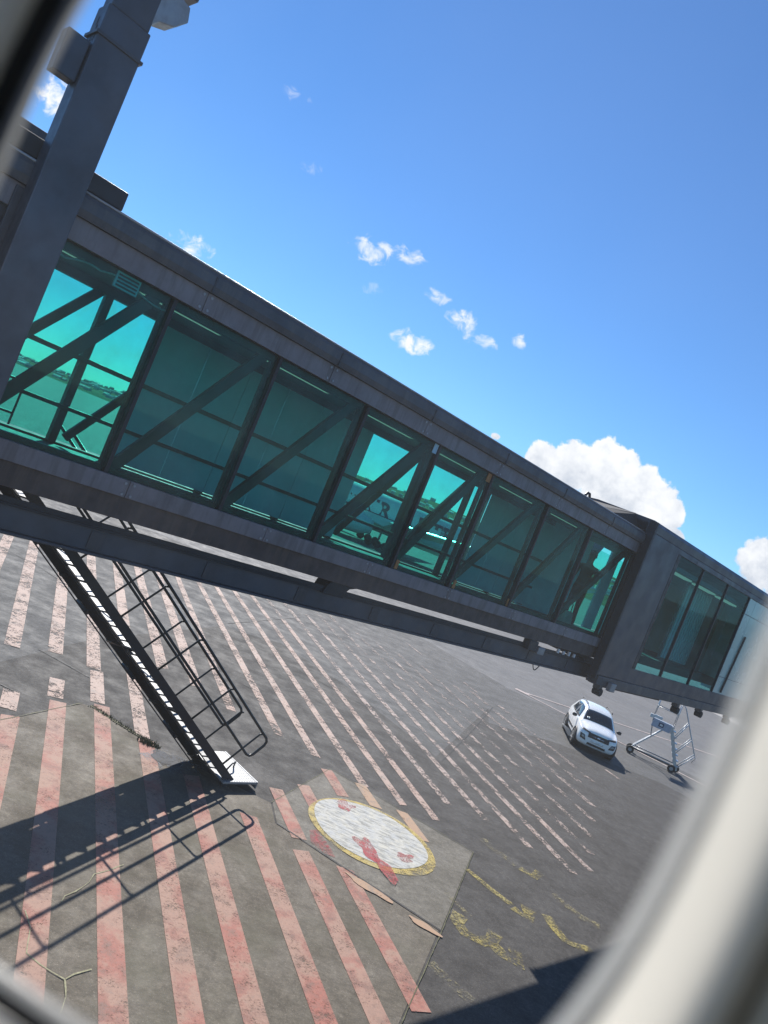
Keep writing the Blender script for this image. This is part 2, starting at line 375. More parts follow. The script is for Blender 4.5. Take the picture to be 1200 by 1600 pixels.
def gsheet(name, pts, z, mat, parent=apron):
    return flat(obj(name, MB().sheet([(x, y, z) for x, y in pts]), mat, parent))
gsheet('asphalt_patch', ((-40, -20), (-30, 42), (-3.5, 41), (5, 42.5), (9.0, 37.8), (16.0, 35.2), (30, 30), (40, 5), (30, -20)), 0.004, 'asphalt_mid')
gsheet('asphalt_patch', ((-20, 6), (-7.5, 14.2), (-5.95, 15.34), (-5.52, 18.99), (-3.68, 26.0), (-1.6, 27.2), (1.0, 25.0), (3.9, 21.2), (6.9, 30.9), (6.5, 28.2),
                         (9.6, 29.6), (14, 30.2), (22, 25), (26, 6), (20, -8), (-20, -8)), 0.008, 'asphalt_dark')
gsheet('concrete_slab', ((-9, -2), (-7.2, 4), (-4.61, 12.86), (-4.0, 14.96), (-3.81, 15.0), (-2.25, 14.36), (0.11, 14.0), (0.31, 13.27), (3.26, 11.93),
                         (2.71, 9.95), (1.55, 5.9), (0.2, -2)), 0.012, 'concrete')
gsheet('concrete_slab', ((0.14, 14.05), (1.06, 16.89), (4.28, 15.54), (3.30, 11.97), (0.335, 13.31)), 0.014, 'concrete_patch')

# red and pink hatching: parallel stripes, 0.83 m apart
UX, UY = math.cos(R(22.5)), math.sin(R(22.5))
def ws(w, s): return (w * UX - s * UY, w * UY + s * UX)
def stripe(w0, w1, s0, s1, wid, mat, z):
    """w0 offset at s=15, w1 at s=34; a worn painted bar"""
    def wc(s): return w0 + (w1 - w0) * (s - 15) / 19
    a, b = wid / 2, wid / 2
    n = 1
    pts = [ws(wc(s0) - a, s0), ws(wc(s0) + b, s0 + random.uniform(-.08, .08)), ws(wc(s1) + b, s1), ws(wc(s1) - a, s1 + random.uniform(-.08, .08))]
    return gsheet('painted_stripe', pts, z, mat)
for (w, s0, s1) in ((-0.02, 4, 10.2), (0.80, 4, 14.0), (1.56, 4, 15.15), (2.40, 3, 15.5), (3.22, 3, 14.35), (3.98, 3, 13.3), (4.88, 3, 12.2), (5.64, 3, 11.4), (6.37, 7.9, 11.05)):
    stripe(w, w, s0, s1, 0.31, 'paint_salmon', 0.018)
for (w, s0, s1) in ((5.72, 11.75, 13.55), (6.44, 13.0, 14.05), (7.33, 13.9, 15.15)):
    stripe(w, w, s0, s1, 0.29, 'paint_salmon', 0.020)
for (w, s0, s1) in ((8.05, 13.8, 14.85), (8.72, 12.75, 13.85)):
    stripe(w, w, s0, s1, 0.27, 'paint_peach', 0.020)
for (w0, w1, s0, s1, wd) in ((0.72, 0.6, 14.25, 15.1, .3), (1.50, 1.5, 15.3, 16.35, .3), (2.32, 2.3, 15.6, 17.5, .29), (3.16, 3.1, 14.5, 19.4, .29), (-1.2, -1.4, 22, 34, .33),
                             (-0.42, -0.7, 17, 34, .33), (0.56, 0.1, 17.6, 36, .33), (1.42, 1.25, 17.9, 36, .33), (2.26, 2.2, 17.6, 36, .32), (3.1, 3.2, 19.5, 36, .31),
                             (3.95, 4.05, 19.0, 36, .31), (4.75, 4.9, 18.3, 35, .31), (5.45, 5.8, 17.3, 35, .23), (6.52, 6.75, 16.5, 35, .23), (7.25, 7.6, 15.8, 35, .22),
                             (8.15, 8.5, 14.7, 35, .22), (8.94, 9.4, 14.2, 35.0, .21), (9.63, 10.25, 13.85, 30.0, .21)):
    stripe(w0, w1, s0, s1, wd, 'paint_pink_worn', 0.016)
for (w0, w1, s0, s1, wd) in ((10.45, 11.22, 14.9, 33, .21), (11.33, 12.14, 14.5, 33, .21), (12.05, 13.0, 13.6, 28, .20), (12.78, 13.8, 12.85, 24, .20), (13.52, 14.65, 13.1, 22, .20)):
    stripe(w0, w1, s0, s1, wd, 'paint_pink_far', 0.016)
for (w0, w1, s0, s1, wd) in ((9.65, 10.25, 30, 35, .20), (10.45, 11.22, 33, 36, .20), (12.05, 13.0, 28, 36, .19), (12.78, 13.8, 24, 35, .19), (13.52, 14.65, 22, 33, .19), (14.25, 15.45, 14.1, 32, .19),
                             (15.05, 16.3, 15.1, 31, .19), (16.0, 17.2, 16.3, 30, .19), (16.9, 18.0, 17.5, 28, .25), (17.8, 18.9, 19.5, 28, .25), (18.7, 19.8, 20, 27, .25)):
    stripe(w0, w1, s0, s1, wd, 'paint_pink_faint', 0.016)

def blob(cx, cy, rx, ry, rot=0.0, n=40, wob=0.02, seed=1):
    rnd = random.Random(seed); ph = [rnd.uniform(0, 6.28) for _ in range(4)]
    pts = []
    for i in range(n):
        t = 2 * math.pi * i / n; k = 1 + wob * sum(math.sin((j + 2) * t + ph[j]) for j in range(4))
        x, y = rx * k * math.cos(t), ry * k * math.sin(t)
        pts.append((cx + x * math.cos(rot) - y * math.sin(rot), cy + x * math.sin(rot) + y * math.cos(rot)))
    return pts
gsheet('painted_disc', blob(2.10, 14.42, 1.27, 1.30, 0, 64, 0.006, 3), 0.024, 'paint_yellow')
gsheet('painted_disc', blob(2.06, 14.46, 1.14, 1.17, 0, 64, 0.010, 4), 0.028, 'paint_white_old')
for i, (x, y, a, b, r_) in enumerate(((1.50, 15.22, .26, .17, 1.2), (2.02, 13.72, .38, .20, 1.9), (2.75, 13.98, .19, .15, .6))):
    gsheet('paint_splash', blob(x, y, a, b, r_, 26, 0.14, 20 + i), 0.032, 'paint_red')
gsheet('paint_splash', ((2.10, 13.60), (2.26, 13.12), (2.52, 12.72), (2.60, 12.98), (2.46, 13.40)), 0.036, 'paint_red')
gsheet('paint_splash', ((0.92, 13.52), (0.99, 13.10), (1.26, 12.90), (1.46, 12.90), (1.30, 13.28), (1.05, 13.66)), 0.022, 'paint_red')
gsheet('paint_splash', blob(2.08, 12.35, 0.44, 0.10, -0.42, 24, 0.08, 31), 0.026, 'paint_peach')
gsheet('paint_splash', blob(3.02, 11.87, 0.27, 0.09, -0.42, 24, 0.08, 32), 0.026, 'paint_peach')

def ribbon(name, pts, w, z, mat, parent=apron, jitter=0.0, seed=1):
    rnd = random.Random(seed); P = [Vector((x, y)) for x, y in pts]; Q = []
    for i in range(len(P) - 1):
        n = max(1, int((P[i + 1] - P[i]).length / max(0.12, w)))
        for k in range(n): Q.append(P[i].lerp(P[i + 1], k / n))
    Q.append(P[-1]); L, Rr = [], []
    for i, p in enumerate(Q):
        d = (Q[min(i + 1, len(Q) - 1)] - Q[max(i - 1, 0)]).normalized(); nrm = Vector((-d.y, d.x)); ww = w if not isinstance(w, tuple) else w[0]
        j = rnd.uniform(-jitter, jitter); ta = 1 - 0.0 * i
        L.append(p + nrm * (ww / 2 * (1 + rnd.uniform(-jitter, jitter) * 4) + j * .1)); Rr.append(p - nrm * (ww / 2 * (1 + rnd.uniform(-jitter, jitter) * 4)))
    mb = MB(); n = len(Q); mb.v = [(p.x, p.y, z) for p in L] + [(p.x, p.y, z) for p in Rr]
    mb.f = [(n + i, n + i + 1, i + 1, i) for i in range(n - 1)]
    return flat(obj(name, mb, mat, parent))
# worn yellow stand characters on the dark asphalt
def arc(cx, cy, r, a0, a1, n=12, sy=1.0): return [(cx + r * math.cos(R(a0 + (a1 - a0) * i / n)), cy + sy * r * math.sin(R(a0 + (a1 - a0) * i / n))) for i in range(n + 1)]
for pts, w, mt, sd in (([(3.72, 12.75), (3.62, 12.45), (3.72, 12.17), (4.0, 12.12), (4.2, 12.32), (4.3, 12.6)], .17, 'paint_yellow_worn', 1),
                       ([(4.15, 12.2), (4.35, 12.02), (4.58, 11.9), (4.62, 12.3)], .18, 'paint_yellow_worn', 2),
                       ([(4.05, 14.62), (4.45, 14.2), (4.85, 13.88)], .10, 'paint_yellow_worn', 3), ([(4.85, 13.8), (5.1, 13.6), (5.2, 14.05)], .18, 'paint_yellow_worn', 4),
                       ([(5.55, 14.05), (5.62, 13.68), (5.76, 13.36), (6.0, 13.3), (6.25, 13.42)], .13, 'paint_yellow_worn', 5),
                       ([(4.62, 16.5), (4.85, 16.2), (5.3, 15.8)], .16, 'paint_yellow_faint', 6), ([(5.35, 15.75), (5.65, 15.6), (5.85, 15.95)], .16, 'paint_yellow_worn', 7),
                       ([(5.9, 15.1), (6.4, 14.6), (6.75, 14.5)], .16, 'paint_yellow_faint', 8), ([(3.05, 10.95), (3.3, 10.7), (3.75, 10.35)], .16, 'paint_yellow_faint', 9),
                       ([(3.5, 13.3), (3.75, 13.0), (3.9, 12.8)], .08, 'paint_yellow_faint', 10)):
    ribbon('painted_character', pts, w * 1.5, 0.0165, mt, jitter=0.06, seed=sd)
# thin stand-edge lines beyond the hatching
for a, b, w in (((9.69, 38.41), (21.57, 43.51), .16), ((9.69, 38.41), (17.29, 33.48), .15), ((17.29, 33.48), (26.0, 27.8), .15), ((21.57, 43.51), (34, 48.9), .16)):
    ribbon('painted_line', [a, b], w, 0.018, 'paint_line')
ribbon('painted_line', [(9.5, 38.6), (10.15, 38.3)], .45, 0.022, 'paint_line')
for a, b in (((8.6, 28.9), (9.0, 28.2)), ((11.2, 28.4), (11.55, 27.7)), ((6.2, 34.4), (6.7, 33.2)), ((3.6, 38.8), (4.4, 37.0))):
    ribbon('painted_line', [a, b], .14, 0.018, 'paint_pink_far')
ribbon('concrete_strip', [(20, 96), (46, 62), (70, 30)], 3.2, 0.012, 'concrete_pale')
# joints and cracks with dry weeds
def gp(px, py):     # survey point on the ground plane
    r_ = R(22.4); dx, dy = px - 600, py - 800; X = dx * math.cos(r_) + dy * math.sin(r_); Y = dx * math.sin(r_) - dy * math.cos(r_)
    t = EYE * 1200 / -Y; return (X / 1200 * t, t)
crk1 = [gp(*p) for p in ((38, 1425), (47, 1452), (42, 1480), (40, 1492), (62, 1510), (100, 1533), (102, 1560), (95, 1582), (84, 1600))]
crk2 = [gp(*p) for p in ((100, 1533), (115, 1525), (142, 1517))]
crk3 = [gp(*p) for p in ((95, 1412), (100, 1402), (118, 1395), (138, 1380), (146, 1368), (170, 1362), (192, 1353))]
for i, c_ in enumerate((crk1, crk2, crk3)): ribbon('crack', c_, 0.015, 0.0215, 'weed_dry', jitter=0.08, seed=40 + i)
ribbon('joint', [(-6.6, 5.9), (-4.63, 12.88), (-4.02, 14.97)], 0.02, 0.0215, 'weed', jitter=0.1, seed=50)
ribbon('joint', [(-3.86, 15.02), (-3.2, 14.74), (-2.4, 14.42)], 0.07, 0.0215, 'weed', jitter=0.12, seed=51)
ribbon('joint', [(0.33, 13.29), (1.4, 12.79), (3.29, 11.95)], 0.035, 0.0235, 'rubber', jitter=0.05, seed=52)
ribbon('joint', [(0.12, 14.02), (1.06, 16.92), (4.3, 15.56), (3.31, 11.93), (2.74, 9.95), (1.6, 5.95)], 0.014, 0.0225, 'weed', jitter=0.05, seed=53)
for i, px in enumerate((((0, 855), (60, 885), (120, 925)), ((60, 1015), (140, 1060)), ((0, 1070), (20, 1080)), ((350, 975), (470, 965)), ((380, 1070), (440, 1100)),
                        ((400, 935), (560, 1010), (700, 1080)), ((470, 1050), (600, 1120)), ((690, 1190), (730, 1150), (770, 1105)), ((520, 940), (640, 985), (760, 1040)))):
    ribbon('crack', [gp(*p) for p in px], 0.03, 0.0205, 'rubber', jitter=0.1, seed=60 + i)
# oily wet patch beside the stair foot
gsheet('oil_stain', blob(-1.85, 13.95, .62, .42, 0.4, 30, 0.07, 77), 0.0205, 'oil_pale')
gsheet('oil_stain', blob(-1.95, 14.05, .34, .26, 0.4, 30, 0.10, 78), 0.0225, 'oil_dark')
# weed tuft in the joint: blades
tuft = MB(); rnd = random.Random(5)
for i in range(220):
    a = rnd.uniform(0, 6.28); r_ = rnd.uniform(0, .2); x, y = -2.42 + r_ * math.cos(a) * 1.2, 14.36 + r_ * math.sin(a) * .6
    h = rnd.uniform(.03, .12); b = rnd.uniform(0, 6.28); dx, dy = math.cos(b) * .012, math.sin(b) * .012; lx, ly = rnd.uniform(-.05, .05), rnd.uniform(-.05, .05)
    tuft.sheet(((x - dx, y - dy, .012), (x + dx, y + dy, .012), (x + lx, y + ly, h)))
for i in range(500):
    t = rnd.random(); x, y = -3.86 + 1.46 * t + rnd.gauss(0, .03), 15.02 - .6 * t + rnd.gauss(0, .03)
    h = rnd.uniform(.02, .07); b = rnd.uniform(0, 6.28); dx, dy = math.cos(b) * .01, math.sin(b) * .01
    tuft.sheet(((x - dx, y - dy, .012), (x + dx, y + dy, .012), (x + rnd.uniform(-.03, .03), y + rnd.uniform(-.03, .03), h)))
tuft = obj('weeds', tuft, 'weed'); tuft['kind'] = 'stuff'; tuft['label'] = 'green weeds growing along the slab joint'; tuft['category'] = 'weeds'

# ------------------------------------------------------------------ far hills
def hill_z(x, y):
    from mathutils import noise as nz
    d = math.hypot(x, y)
    f_ = min(1, max(0, (d - 1500) / 1300)); az = math.degrees(math.atan2(x, y)); lo = min(1, max(0, (az + 26) / 16)); f_ *= .22 + .78 * lo * lo * (3 - 2 * lo)
    return -6 + (f_ ** 0.8) * (98 + 26 * nz.noise((x / 420, y / 420, 3.1)) + 14 * nz.noise((x / 130, y / 130, 7.7)) + 5 * nz.noise((x / 45, y / 45, 1.7)))
mb = MB(); NA, NR = 160, 26
for i in range(NA + 1):
    a = R(-75 + 150 * i / NA)
    for j in range(NR + 1):
        r_ = 1450 + 1700 * j / NR; x, y = r_ * math.sin(a), r_ * math.cos(a); mb.v.append((x, y, hill_z(x, y)))
for i in range(NA):
    for j in range(NR):
        k = i * (NR + 1) + j; mb.f.append((k, k + 1, k + NR + 2, k + NR + 1))
hills = struct(obj('hills', mb, 'hill', smooth=True), 'wooded hillside beyond the airfield')
mb = MB(); rnd = random.Random(11)
for i in range(900):
    a = R(rnd.uniform(-60, 60)); r_ = rnd.uniform(1750, 3000); x, y = r_ * math.sin(a), r_ * math.cos(a); z = hill_z(x, y)
    w, dp, h = rnd.uniform(4, 11), rnd.uniform(4, 9), rnd.uniform(3, 7)
    mb.box(x - w, x + w, y - dp, y + dp, z - 4, z + h)
    mb.quadbox(((x - w, y - dp, z + h), (x + w, y - dp, z + h), (x + w, y + dp, z + h), (x - w, y + dp, z + h), (x - w, y - .2, z + h + 3), (x + w, y - .2, z + h + 3), (x + w, y + .2, z + h + 3), (x - w, y + .2, z + h + 3)))
hs = obj('far_houses', mb, 'house_wall'); hs['kind'] = 'stuff'; hs['label'] = 'tiny pale houses scattered over the far hillside'; hs['category'] = 'houses'

# ------------------------------------------------------------------ jet bridge (local x along it, y away from the viewer)
TH = math.atan2(0.712, 0.7025)
A0 = (-3.47, 7.26, 0)
JB = thing('jet_bridge', 'dark telescopic jet bridge with teal glass walls and rooftop pipe', 'jet bridge', A0, TH)
WID = 2.45
def jb(name, mb, mat, bevel=0.006, parent=None, smooth=False): return obj(name, mb, mat, parent or JB, smooth, bevel)
# roof with rolled edge, inner tunnel
X0, X1 = -4.5, 12.45
prof = [(-.14, 7.13), (-.155, 7.20), (-.15, 7.30), (-.135, 7.335), (-.10, 7.352), (.08, 7.365), (1.2, 7.42), (2.4, 7.36), (2.52, 7.33), (2.60, 7.28), (2.62, 7.20), (2.60, 7.13)]
rf = jb('roof', MB().prism([(X0, y, z) for y, z in prof], (X1 - X0, 0, 0)), 'bridge_roof', 0.0)
jb('roof_gutter', MB().tube([(X0, -.125, 7.352), (X1, -.125, 7.352)], 0.014, 8), 'galv', 0, smooth=True)
jb('roof_pipe', MB().tube([(3.0, .35, 7.42), (X1, .35, 7.42)], 0.035, 8), 'bridge_dark', 0, smooth=True)
for k in range(8):     # fascia sheets, butted with fine gaps
    x0 = -2.6 + k * 1.9; jb('fascia_panel', MB().box(x0, min(x0 + 1.893, X1 - .02), -.085, -.01, 6.91, 7.128), 'bridge_fascia', .004)
    jb('sill_panel', MB().box(x0, min(x0 + 1.893, X1 - .02), -.075, -.005, 4.80, 4.985), 'bridge_fascia', .004)
    jb('far_fascia', MB().box(x0, min(x0 + 1.893, X1 - .02), WID + .01, WID + .085, 6.97, 7.128), 'bridge_fascia', .004)
jb('floor_lip', MB().box(X0, X1 - .05, -.03, .12, 4.555, 4.797), 'bridge_lip')
jb('floor_lip', MB().box(X0, X1 - .05, WID - .12, WID + .03, 4.555, 4.93), 'bridge_lip')
jb('floor', MB().box(X0, X1 + 8, .125, WID - .125, 4.70, 4.90), 'interior_floor')
jb('ceiling', MB().box(X0, X1 + 8, .06, WID - .06, 7.02, 7.12), 'interior_ceiling')
for k in range(7):
    jb('ceiling_lamp', MB().box(-.9 + 1.95 * k, .3 + 1.95 * k, 1.05, 1.30, 6.975, 7.018), 'lamp_lit')
for k in range(4): jb('ceiling_lamp', MB().box(13.2 + 1.7 * k, 14.4 + 1.7 * k, .25, .45, 6.975, 7.018), 'lamp_lit')
for x in (.4, 2.9, 5.4, 7.9, 10.4): jb('floor_cross_beam', MB().box(x, x + .12, .13, WID - .13, 4.58, 4.698), 'bridge_lip')
for k in range(8): jb('roof_joint', MB().box(-.72 + 1.9 * k, -.70 + 1.9 * k, -.162, -.10, 7.135, 7.30), 'bridge_dark', 0)
bolt = MB().tube([(0, .004, 0), (0, -.008, 0)], .016, 6).mesh('bolt'); bolt.materials.append(MATS['galv'])
for k in range(1, 8):
    for dx in (-.05, .05):
        for y_, z_ in ((-.0855, 6.95), (-.0855, 7.09), (-.0755, 4.83), (-.0755, 4.95)):
            o = bpy.data.objects.new('bolt', bolt); COL.objects.link(o); o.parent = JB; o.location = (-2.6 + k * 1.9 + dx, y_, z_)
for k in range(11):
    jb('splice_plate', MB().box(-3.4 + 1.5 * k, -3.22 + 1.5 * k, .108, .119, 4.15, 4.34), 'bridge_dark', .002)
# near glazing
posts = [-2.0, -.55, 0.92, 2.38, 3.92, 5.49, 6.90, 8.67, 10.32, 12.30]
for x in posts[1:]:
    jb('mullion', MB().box(x - .022, x + .022, -.035, .06, 4.985, 6.908), 'frame_black', .004)
for a, b in zip(posts[:-1], posts[1:]):
    if a < -1: continue
    jb('glass_pane', MB().box(a + .03, b - .03, .010, .022, 4.987, 6.906), 'glass_teal', 0)
    jb('truss_diagonal', MB().bar((a + .10, .13, 5.03), (b - .12, .13, 6.88), 0.07, 0.125, (0, 0, 1)), 'truss_grey', .006)
    jb('truss_post', MB().box(b - .035, b + .03, .10, .16, 4.96, 6.98), 'truss_grey', .006)
jb('wall_panel', MB().box(-4.4, -.58, -.02, .05, 4.987, 6.906), 'bridge_dark')
jb('top_chord', MB().box(-.5, X1, .09, .20, 6.83, 6.98), 'truss_grey'); jb('bottom_chord', MB().box(-.5, X1, .09, .20, 4.91, 5.04), 'truss_grey')
# far wall: clear bays and solid bays
def far_bay(a, b, clear):
    if clear:
        jb('far_pane', MB().box(a + .01, b - .01, WID - .03, WID - .018, 4.95, 6.965), 'glass_teal', 0)
    else:
        n = max(1, round((b - a) / .78)); w = (b - a) / n
        for i in range(n): jb('far_panel', MB().box(a + i * w + .004, a + (i + 1) * w - .004, WID - .245, WID - .212, 4.95, 6.895), 'interior_panel', .003)
FB = [(-4.4, -.4, 0), (-.4, 1.22, 1), (1.22, 2.0, 1), (2.0, 3.5, 0), (3.5, 5.0, 0), (5.0, 6.22, 0), (6.22, 7.75, 1), (7.75, 9.35, 1), (9.35, 9.95, 1), (9.95, 11.2, 0), (11.2, 12.6, 0)]
for a, b, c_ in FB:
    far_bay(a, b, c_)
    jb('far_post', MB().box(b - .05, b + .05, WID - .17, WID - .065, 4.92, 7.0), 'truss_grey', .004)
    if b - a > 1.0: jb('far_diagonal', MB().bar((a + .12, WID - .12, 5.03), (b - .12, WID - .12, 6.92), 0.06, 0.12), 'truss_grey', .004)
jb('far_diagonal', MB().bar((1.34, WID - .20, 5.02), (1.96, WID - .20, 5.92), .06, .10), 'truss_grey', .004)
jb('far_mid_rail', MB().box(-4.3, 12.6, WID - .28, WID - .215, 6.00, 6.06), 'truss_grey', .004)
jb('far_bottom_rail', MB().box(-4.3, 12.6, WID - .28, WID - .215, 5.36, 5.41), 'truss_grey', .004)
jb('far_top_chord', MB().box(-4.3, 12.6, WID - .21, WID - .065, 6.90, 7.01), 'truss_grey')
# vent grille, conduit and cable loop under the ceiling of the first bay
vg = jb('vent_grille', MB().box(.30, .56, .06, .085, 6.74, 6.90), 'interior_panel', .003)
for k in range(4): jb('grille_bar', MB().box(.32, .54, .052, .058, 6.757 + k * .035, 6.775 + k * .035), 'frame_black', 0, vg)
cab = [(-.35 + .05 * k, .075, 6.80 - .045 * math.sin(k * .34) + (.05 if 3 < k < 10 else 0) * math.sin((k - 3) * .45)) for k in range(28)]
jb('cable', MB().tube(cab, .010, 6), 'alu', 0, smooth=True)
for x in (5.56, 7.0, 8.6):
    jb('warning_tag', MB().box(x + .01, x + .075, -.006, .004, 4.99, 5.13), 'orange_tag', 0)
for x in (5.38, 6.78): jb('ceiling_tag', MB().box(x, x + .10, -.006, .004, 6.76, 6.90), 'interior_panel' if x < 6 else 'orange_tag', 0)
# cable-tray beam slung below the near edge
BX0, BX1 = -4.4, 13.2
jb('tray_beam', MB().box(BX0, BX1, .12, .17, 4.12, 4.37), 'bridge_steel', .008)
jb('tray_flange', MB().box(BX0, BX1, .06, .34, 4.372, 4.40), 'frame_black', .004)
jb('tray_flange', MB().box(BX0, BX1, .06, .26, 4.09, 4.118), 'bridge_steel', .004)
jb('tray_lip', MB().box(BX0, BX1, .055, .07, 4.403, 4.46), 'frame_black', .003)
bk = MB().prism([(4.46, .02, 4.36), (4.50, .02, 4.50), (4.60, .02, 4.60), (4.80, .02, 4.66), (5.6, .02, 4.62), (5.6, .02, 4.55), (5.05, .02, 4.545), (4.92, .02, 4.51), (4.87, .02, 4.45), (4.86, .02, 4.36)], (0, .26, 0))
jb('beam_bracket', bk, 'frame_black', .008)
for x in (-1.5, 10.0): jb('beam_hanger', MB().box(x, x + .10, .18, .26, 4.40, 4.60), 'frame_black')
# junction box, lamp and loose cables under the tunnel end
jb('junction_box', MB().box(9.75, 10.05, -.05, .10, 4.36, 4.55), 'frame_black', .01); jb('work_lamp', MB().box(10.08, 10.30, -.08, .08, 4.33, 4.47), 'galv', .012)
jb('cable_loop', MB().tube([(10.3 + .02 * k, .05, 4.10 - .10 * math.sin(math.pi * k / 12)) for k in range(13)], .010, 6), 'rubber', 0, smooth=True)
for k in range(4): jb('gland', MB().box(10.9 + .22 * k, 10.96 + .22 * k, .0, .04, 4.44, 4.53 - .02 * (k % 2)), 'alu_white', .004)
# outer tunnel: a portal frame and cladding, standing proud of the inner one
OX0, OX1, OY0, OY1, OZ0, OZ1 = 12.15, 26.0, -.27, 2.72, 4.24, 7.66
shell = jb('outer_roof', MB().prism([(OX0, y, z) for y, z in ((OY0, 7.42), (OY0 - .01, 7.58), (OY0 + .06, 7.66), (1.2, 7.74), (OY1 - .06, 7.66), (OY1, 7.58), (OY1, 7.42))], (OX1 - OX0, 0, 0)), 'outer_cladding', .01)
jb('portal_frame', MB().box(OX0, OX0 + .07, OY0 - .03, OY0 + .16, 4.20, 7.64), 'frame_black', .008)
jb('portal_frame', MB().box(OX0, OX0 + .07, OY0 + .163, OY1 - .163, 7.40, 7.60), 'frame_black', .008)
jb('portal_frame', MB().box(OX0, OX0 + .07, OY1 - .16, OY1 + .03, 4.556, 7.64), 'frame_black', .008)
jb('portal_frame', MB().box(OX0, OX0 + .07, OY0 + .163, OY1 - .163, 4.40, 4.55), 'frame_black', .008)
jb('side_cladding', MB().box(OX0 + .075, 13.62, OY0 - .02, OY0 + .06, 4.28, 7.415), 'outer_cladding', .012)
jb('top_rail', MB().box(13.625, OX1, OY0 - .01, OY0 + .06, 7.30, 7.415), 'outer_cladding', .006)
jb('bottom_rail', MB().box(13.625, OX1, OY0 - .01, OY0 + .06, 4.28, 4.60), 'outer_cladding', .006)
jb('underframe', MB().box(OX0 + .1, OX1, OY0 - .05, OY0 + .20, 4.08, 4.275), 'bridge_dark', .008)
jb('underframe', MB().box(OX0 + .1, OX1, OY1 - .20, OY1 - .002, 4.56, 4.70), 'bridge_dark', .008)
jb('door_frame', MB().box(13.63, 13.78, OY0 - .02, OY0 + .05, 4.605, 7.295), 'frame_black', .006)
ops = [13.80, 15.26, 17.00, 18.72]
for a, b in zip(ops[:-1], ops[1:]):
    jb('outer_pane', MB().box(a + .01, b - .03, OY0 + .02, OY0 + .032, 4.605, 7.295), 'glass_teal_outer', 0)
    jb('outer_mullion', MB().box(b - .025, b + .025, OY0 - .005, OY0 + .06, 4.605, 7.295), 'frame_black', .003)
    jb('rail_tag', MB().box(b - .55, b - .12, OY0 - .016, OY0 - .012, 7.32, 7.38), 'bridge_fascia', 0)
x = 18.75
for w_, nm in ((.55, 'pale_panel'), (1.55, 'pale_panel'), (1.55, 'pale_panel'), (1.55, 'pale_panel'), (1.55, 'pale_panel')):
    for z0, z1 in ((4.605, 5.05), (5.062, 6.85), (6.862, 7.295)):
        jb('pale_pane', MB().box(x + .008, x + w_ - .008, OY0 + .01, OY0 + .05, z0, z1), 'pale_panel', .003)
    x += w_
jb('pale_backing', MB().box(18.75, OX1, OY0 + .053, OY0 + .08, 4.605, 7.295), 'frame_black', 0)
jb('leaning_seal', MB().bar((19.28, OY0 - .02, 4.65), (19.45, OY0 - .02, 6.3), .02, .10, (1, 0, 0)), 'rubber', .004)
# corrugated partition inside the outer tunnel
for k in range(11):
    jb('partition_slat', MB().box(17.3 + .16 * k, 17.3 + .16 * k + .10, .75, .79, 4.95, 7.0), 'blind', .003)
jb('partition_back', MB().box(17.25, 20.2, .80, .84, 4.9, 7.0), 'interior_ceiling', 0)
jb('outer_far_wall', MB().box(12.6, 15.3, OY1 - .06, OY1, 4.705, 7.4), 'interior_panel'); jb('outer_far_wall', MB().box(16.4, 16.9, OY1 - .06, OY1, 4.705, 7.4), 'interior_panel')
jb('outer_far_wall', MB().box(17.4, OX1, OY1 - .06, OY1, 4.705, 7.4), 'interior_panel'); jb('outer_end_wall', MB().box(OX1 - .06, OX1, OY0 + .1, OY1 - .07, 4.3, 7.4), 'interior_panel')
for a, b in ((15.3, 16.4), (16.9, 17.4)): jb('far_pane', MB().box(a, b, OY1 - .05, OY1 - .035, 4.9, 6.95), 'glass_teal', 0)
# rubber bellows flap and lifting hook on the roof beside the joint
jb('weather_flap', MB().quadbox(((10.9, .15, 7.38), (12.2, .05, 7.40), (12.2, 2.3, 7.40), (10.9, 2.2, 7.38), (11.2, .45, 7.50), (12.2, .25, 7.70), (12.2, 2.1, 7.70), (11.2, 1.9, 7.50))), 'rubber', .02)
hk = [(10.6, .6, 7.40), (10.62, .6, 7.52), (10.68, .6, 7.60), (10.76, .6, 7.60), (10.82, .6, 7.52), (10.9, .6, 7.40)]
jb('lifting_hook', MB().tube(hk, .028, 8), 'frame_black', 0, smooth=True)
# rollers and lamps slung under the outer tunnel
for x, h in ((12.6, .22), (16.9, .30), (18.5, .20), (20.7, .30)):
    jb('roller_bracket', MB().box(x - .07, x + .07, OY0 - .02, OY0 + .14, 3.98, 4.08), 'bridge_dark', .01)
    jb('roller', MB().tube([(x, OY0 - .06, 4.0 - h * .3), (x, OY0 + .12, 4.0 - h * .3)], .085, 14), 'rubber', .01)
jb('work_lamp', MB().box(12.72, 12.95, OY0 - .16, OY0 - .06, 4.02, 4.2), 'galv', .012)
jb('tray_end', MB().box(13.1, 16.4, .0, .3, 3.98, 4.08), 'frame_black', .01)
# lift column with its crosshead
colm = jb('lift_column', MB().box(-.78, -.385, -.38, -.03 - .10, .9, 8.78), 'bridge_steel', .012)
jb('inner_column', MB().box(-.76, -.405, -.36, -.15, 8.785, 12.0), 'bridge_steel', .010)
jb('column_seam', MB().box(-.80, -.365, -.40, -.11, 8.50, 8.53), 'bridge_dark', .004)
jb('column_bracket', MB().prism([(-.42, -.36, 9.28), (-.16, -.36, 9.22), (-.13, -.36, 9.10), (-.23, -.36, 8.98), (-.36, -.36, 8.93), (-.42, -.36, 8.86)], (0, .2, 0)), 'galv', .010)
jb('column_bracket', MB().box(-.46, -.12, -.37, -.14, 9.30, 9.75), 'bridge_steel', .010)
for k, z in enumerate((8.05, 8.22, 8.30, 8.45, 8.52, 8.60)): jb('stencil_mark', MB().box(-.7835, -.7815, -.32 + .03 * (k % 3), -.27 + .04 * (k % 2), z, z + .07), 'frame_black', 0)
jb('column_bolt_plate', MB().box(-.98, -.785, -.33, -.17, 8.05, 8.42), 'bridge_steel', .01)
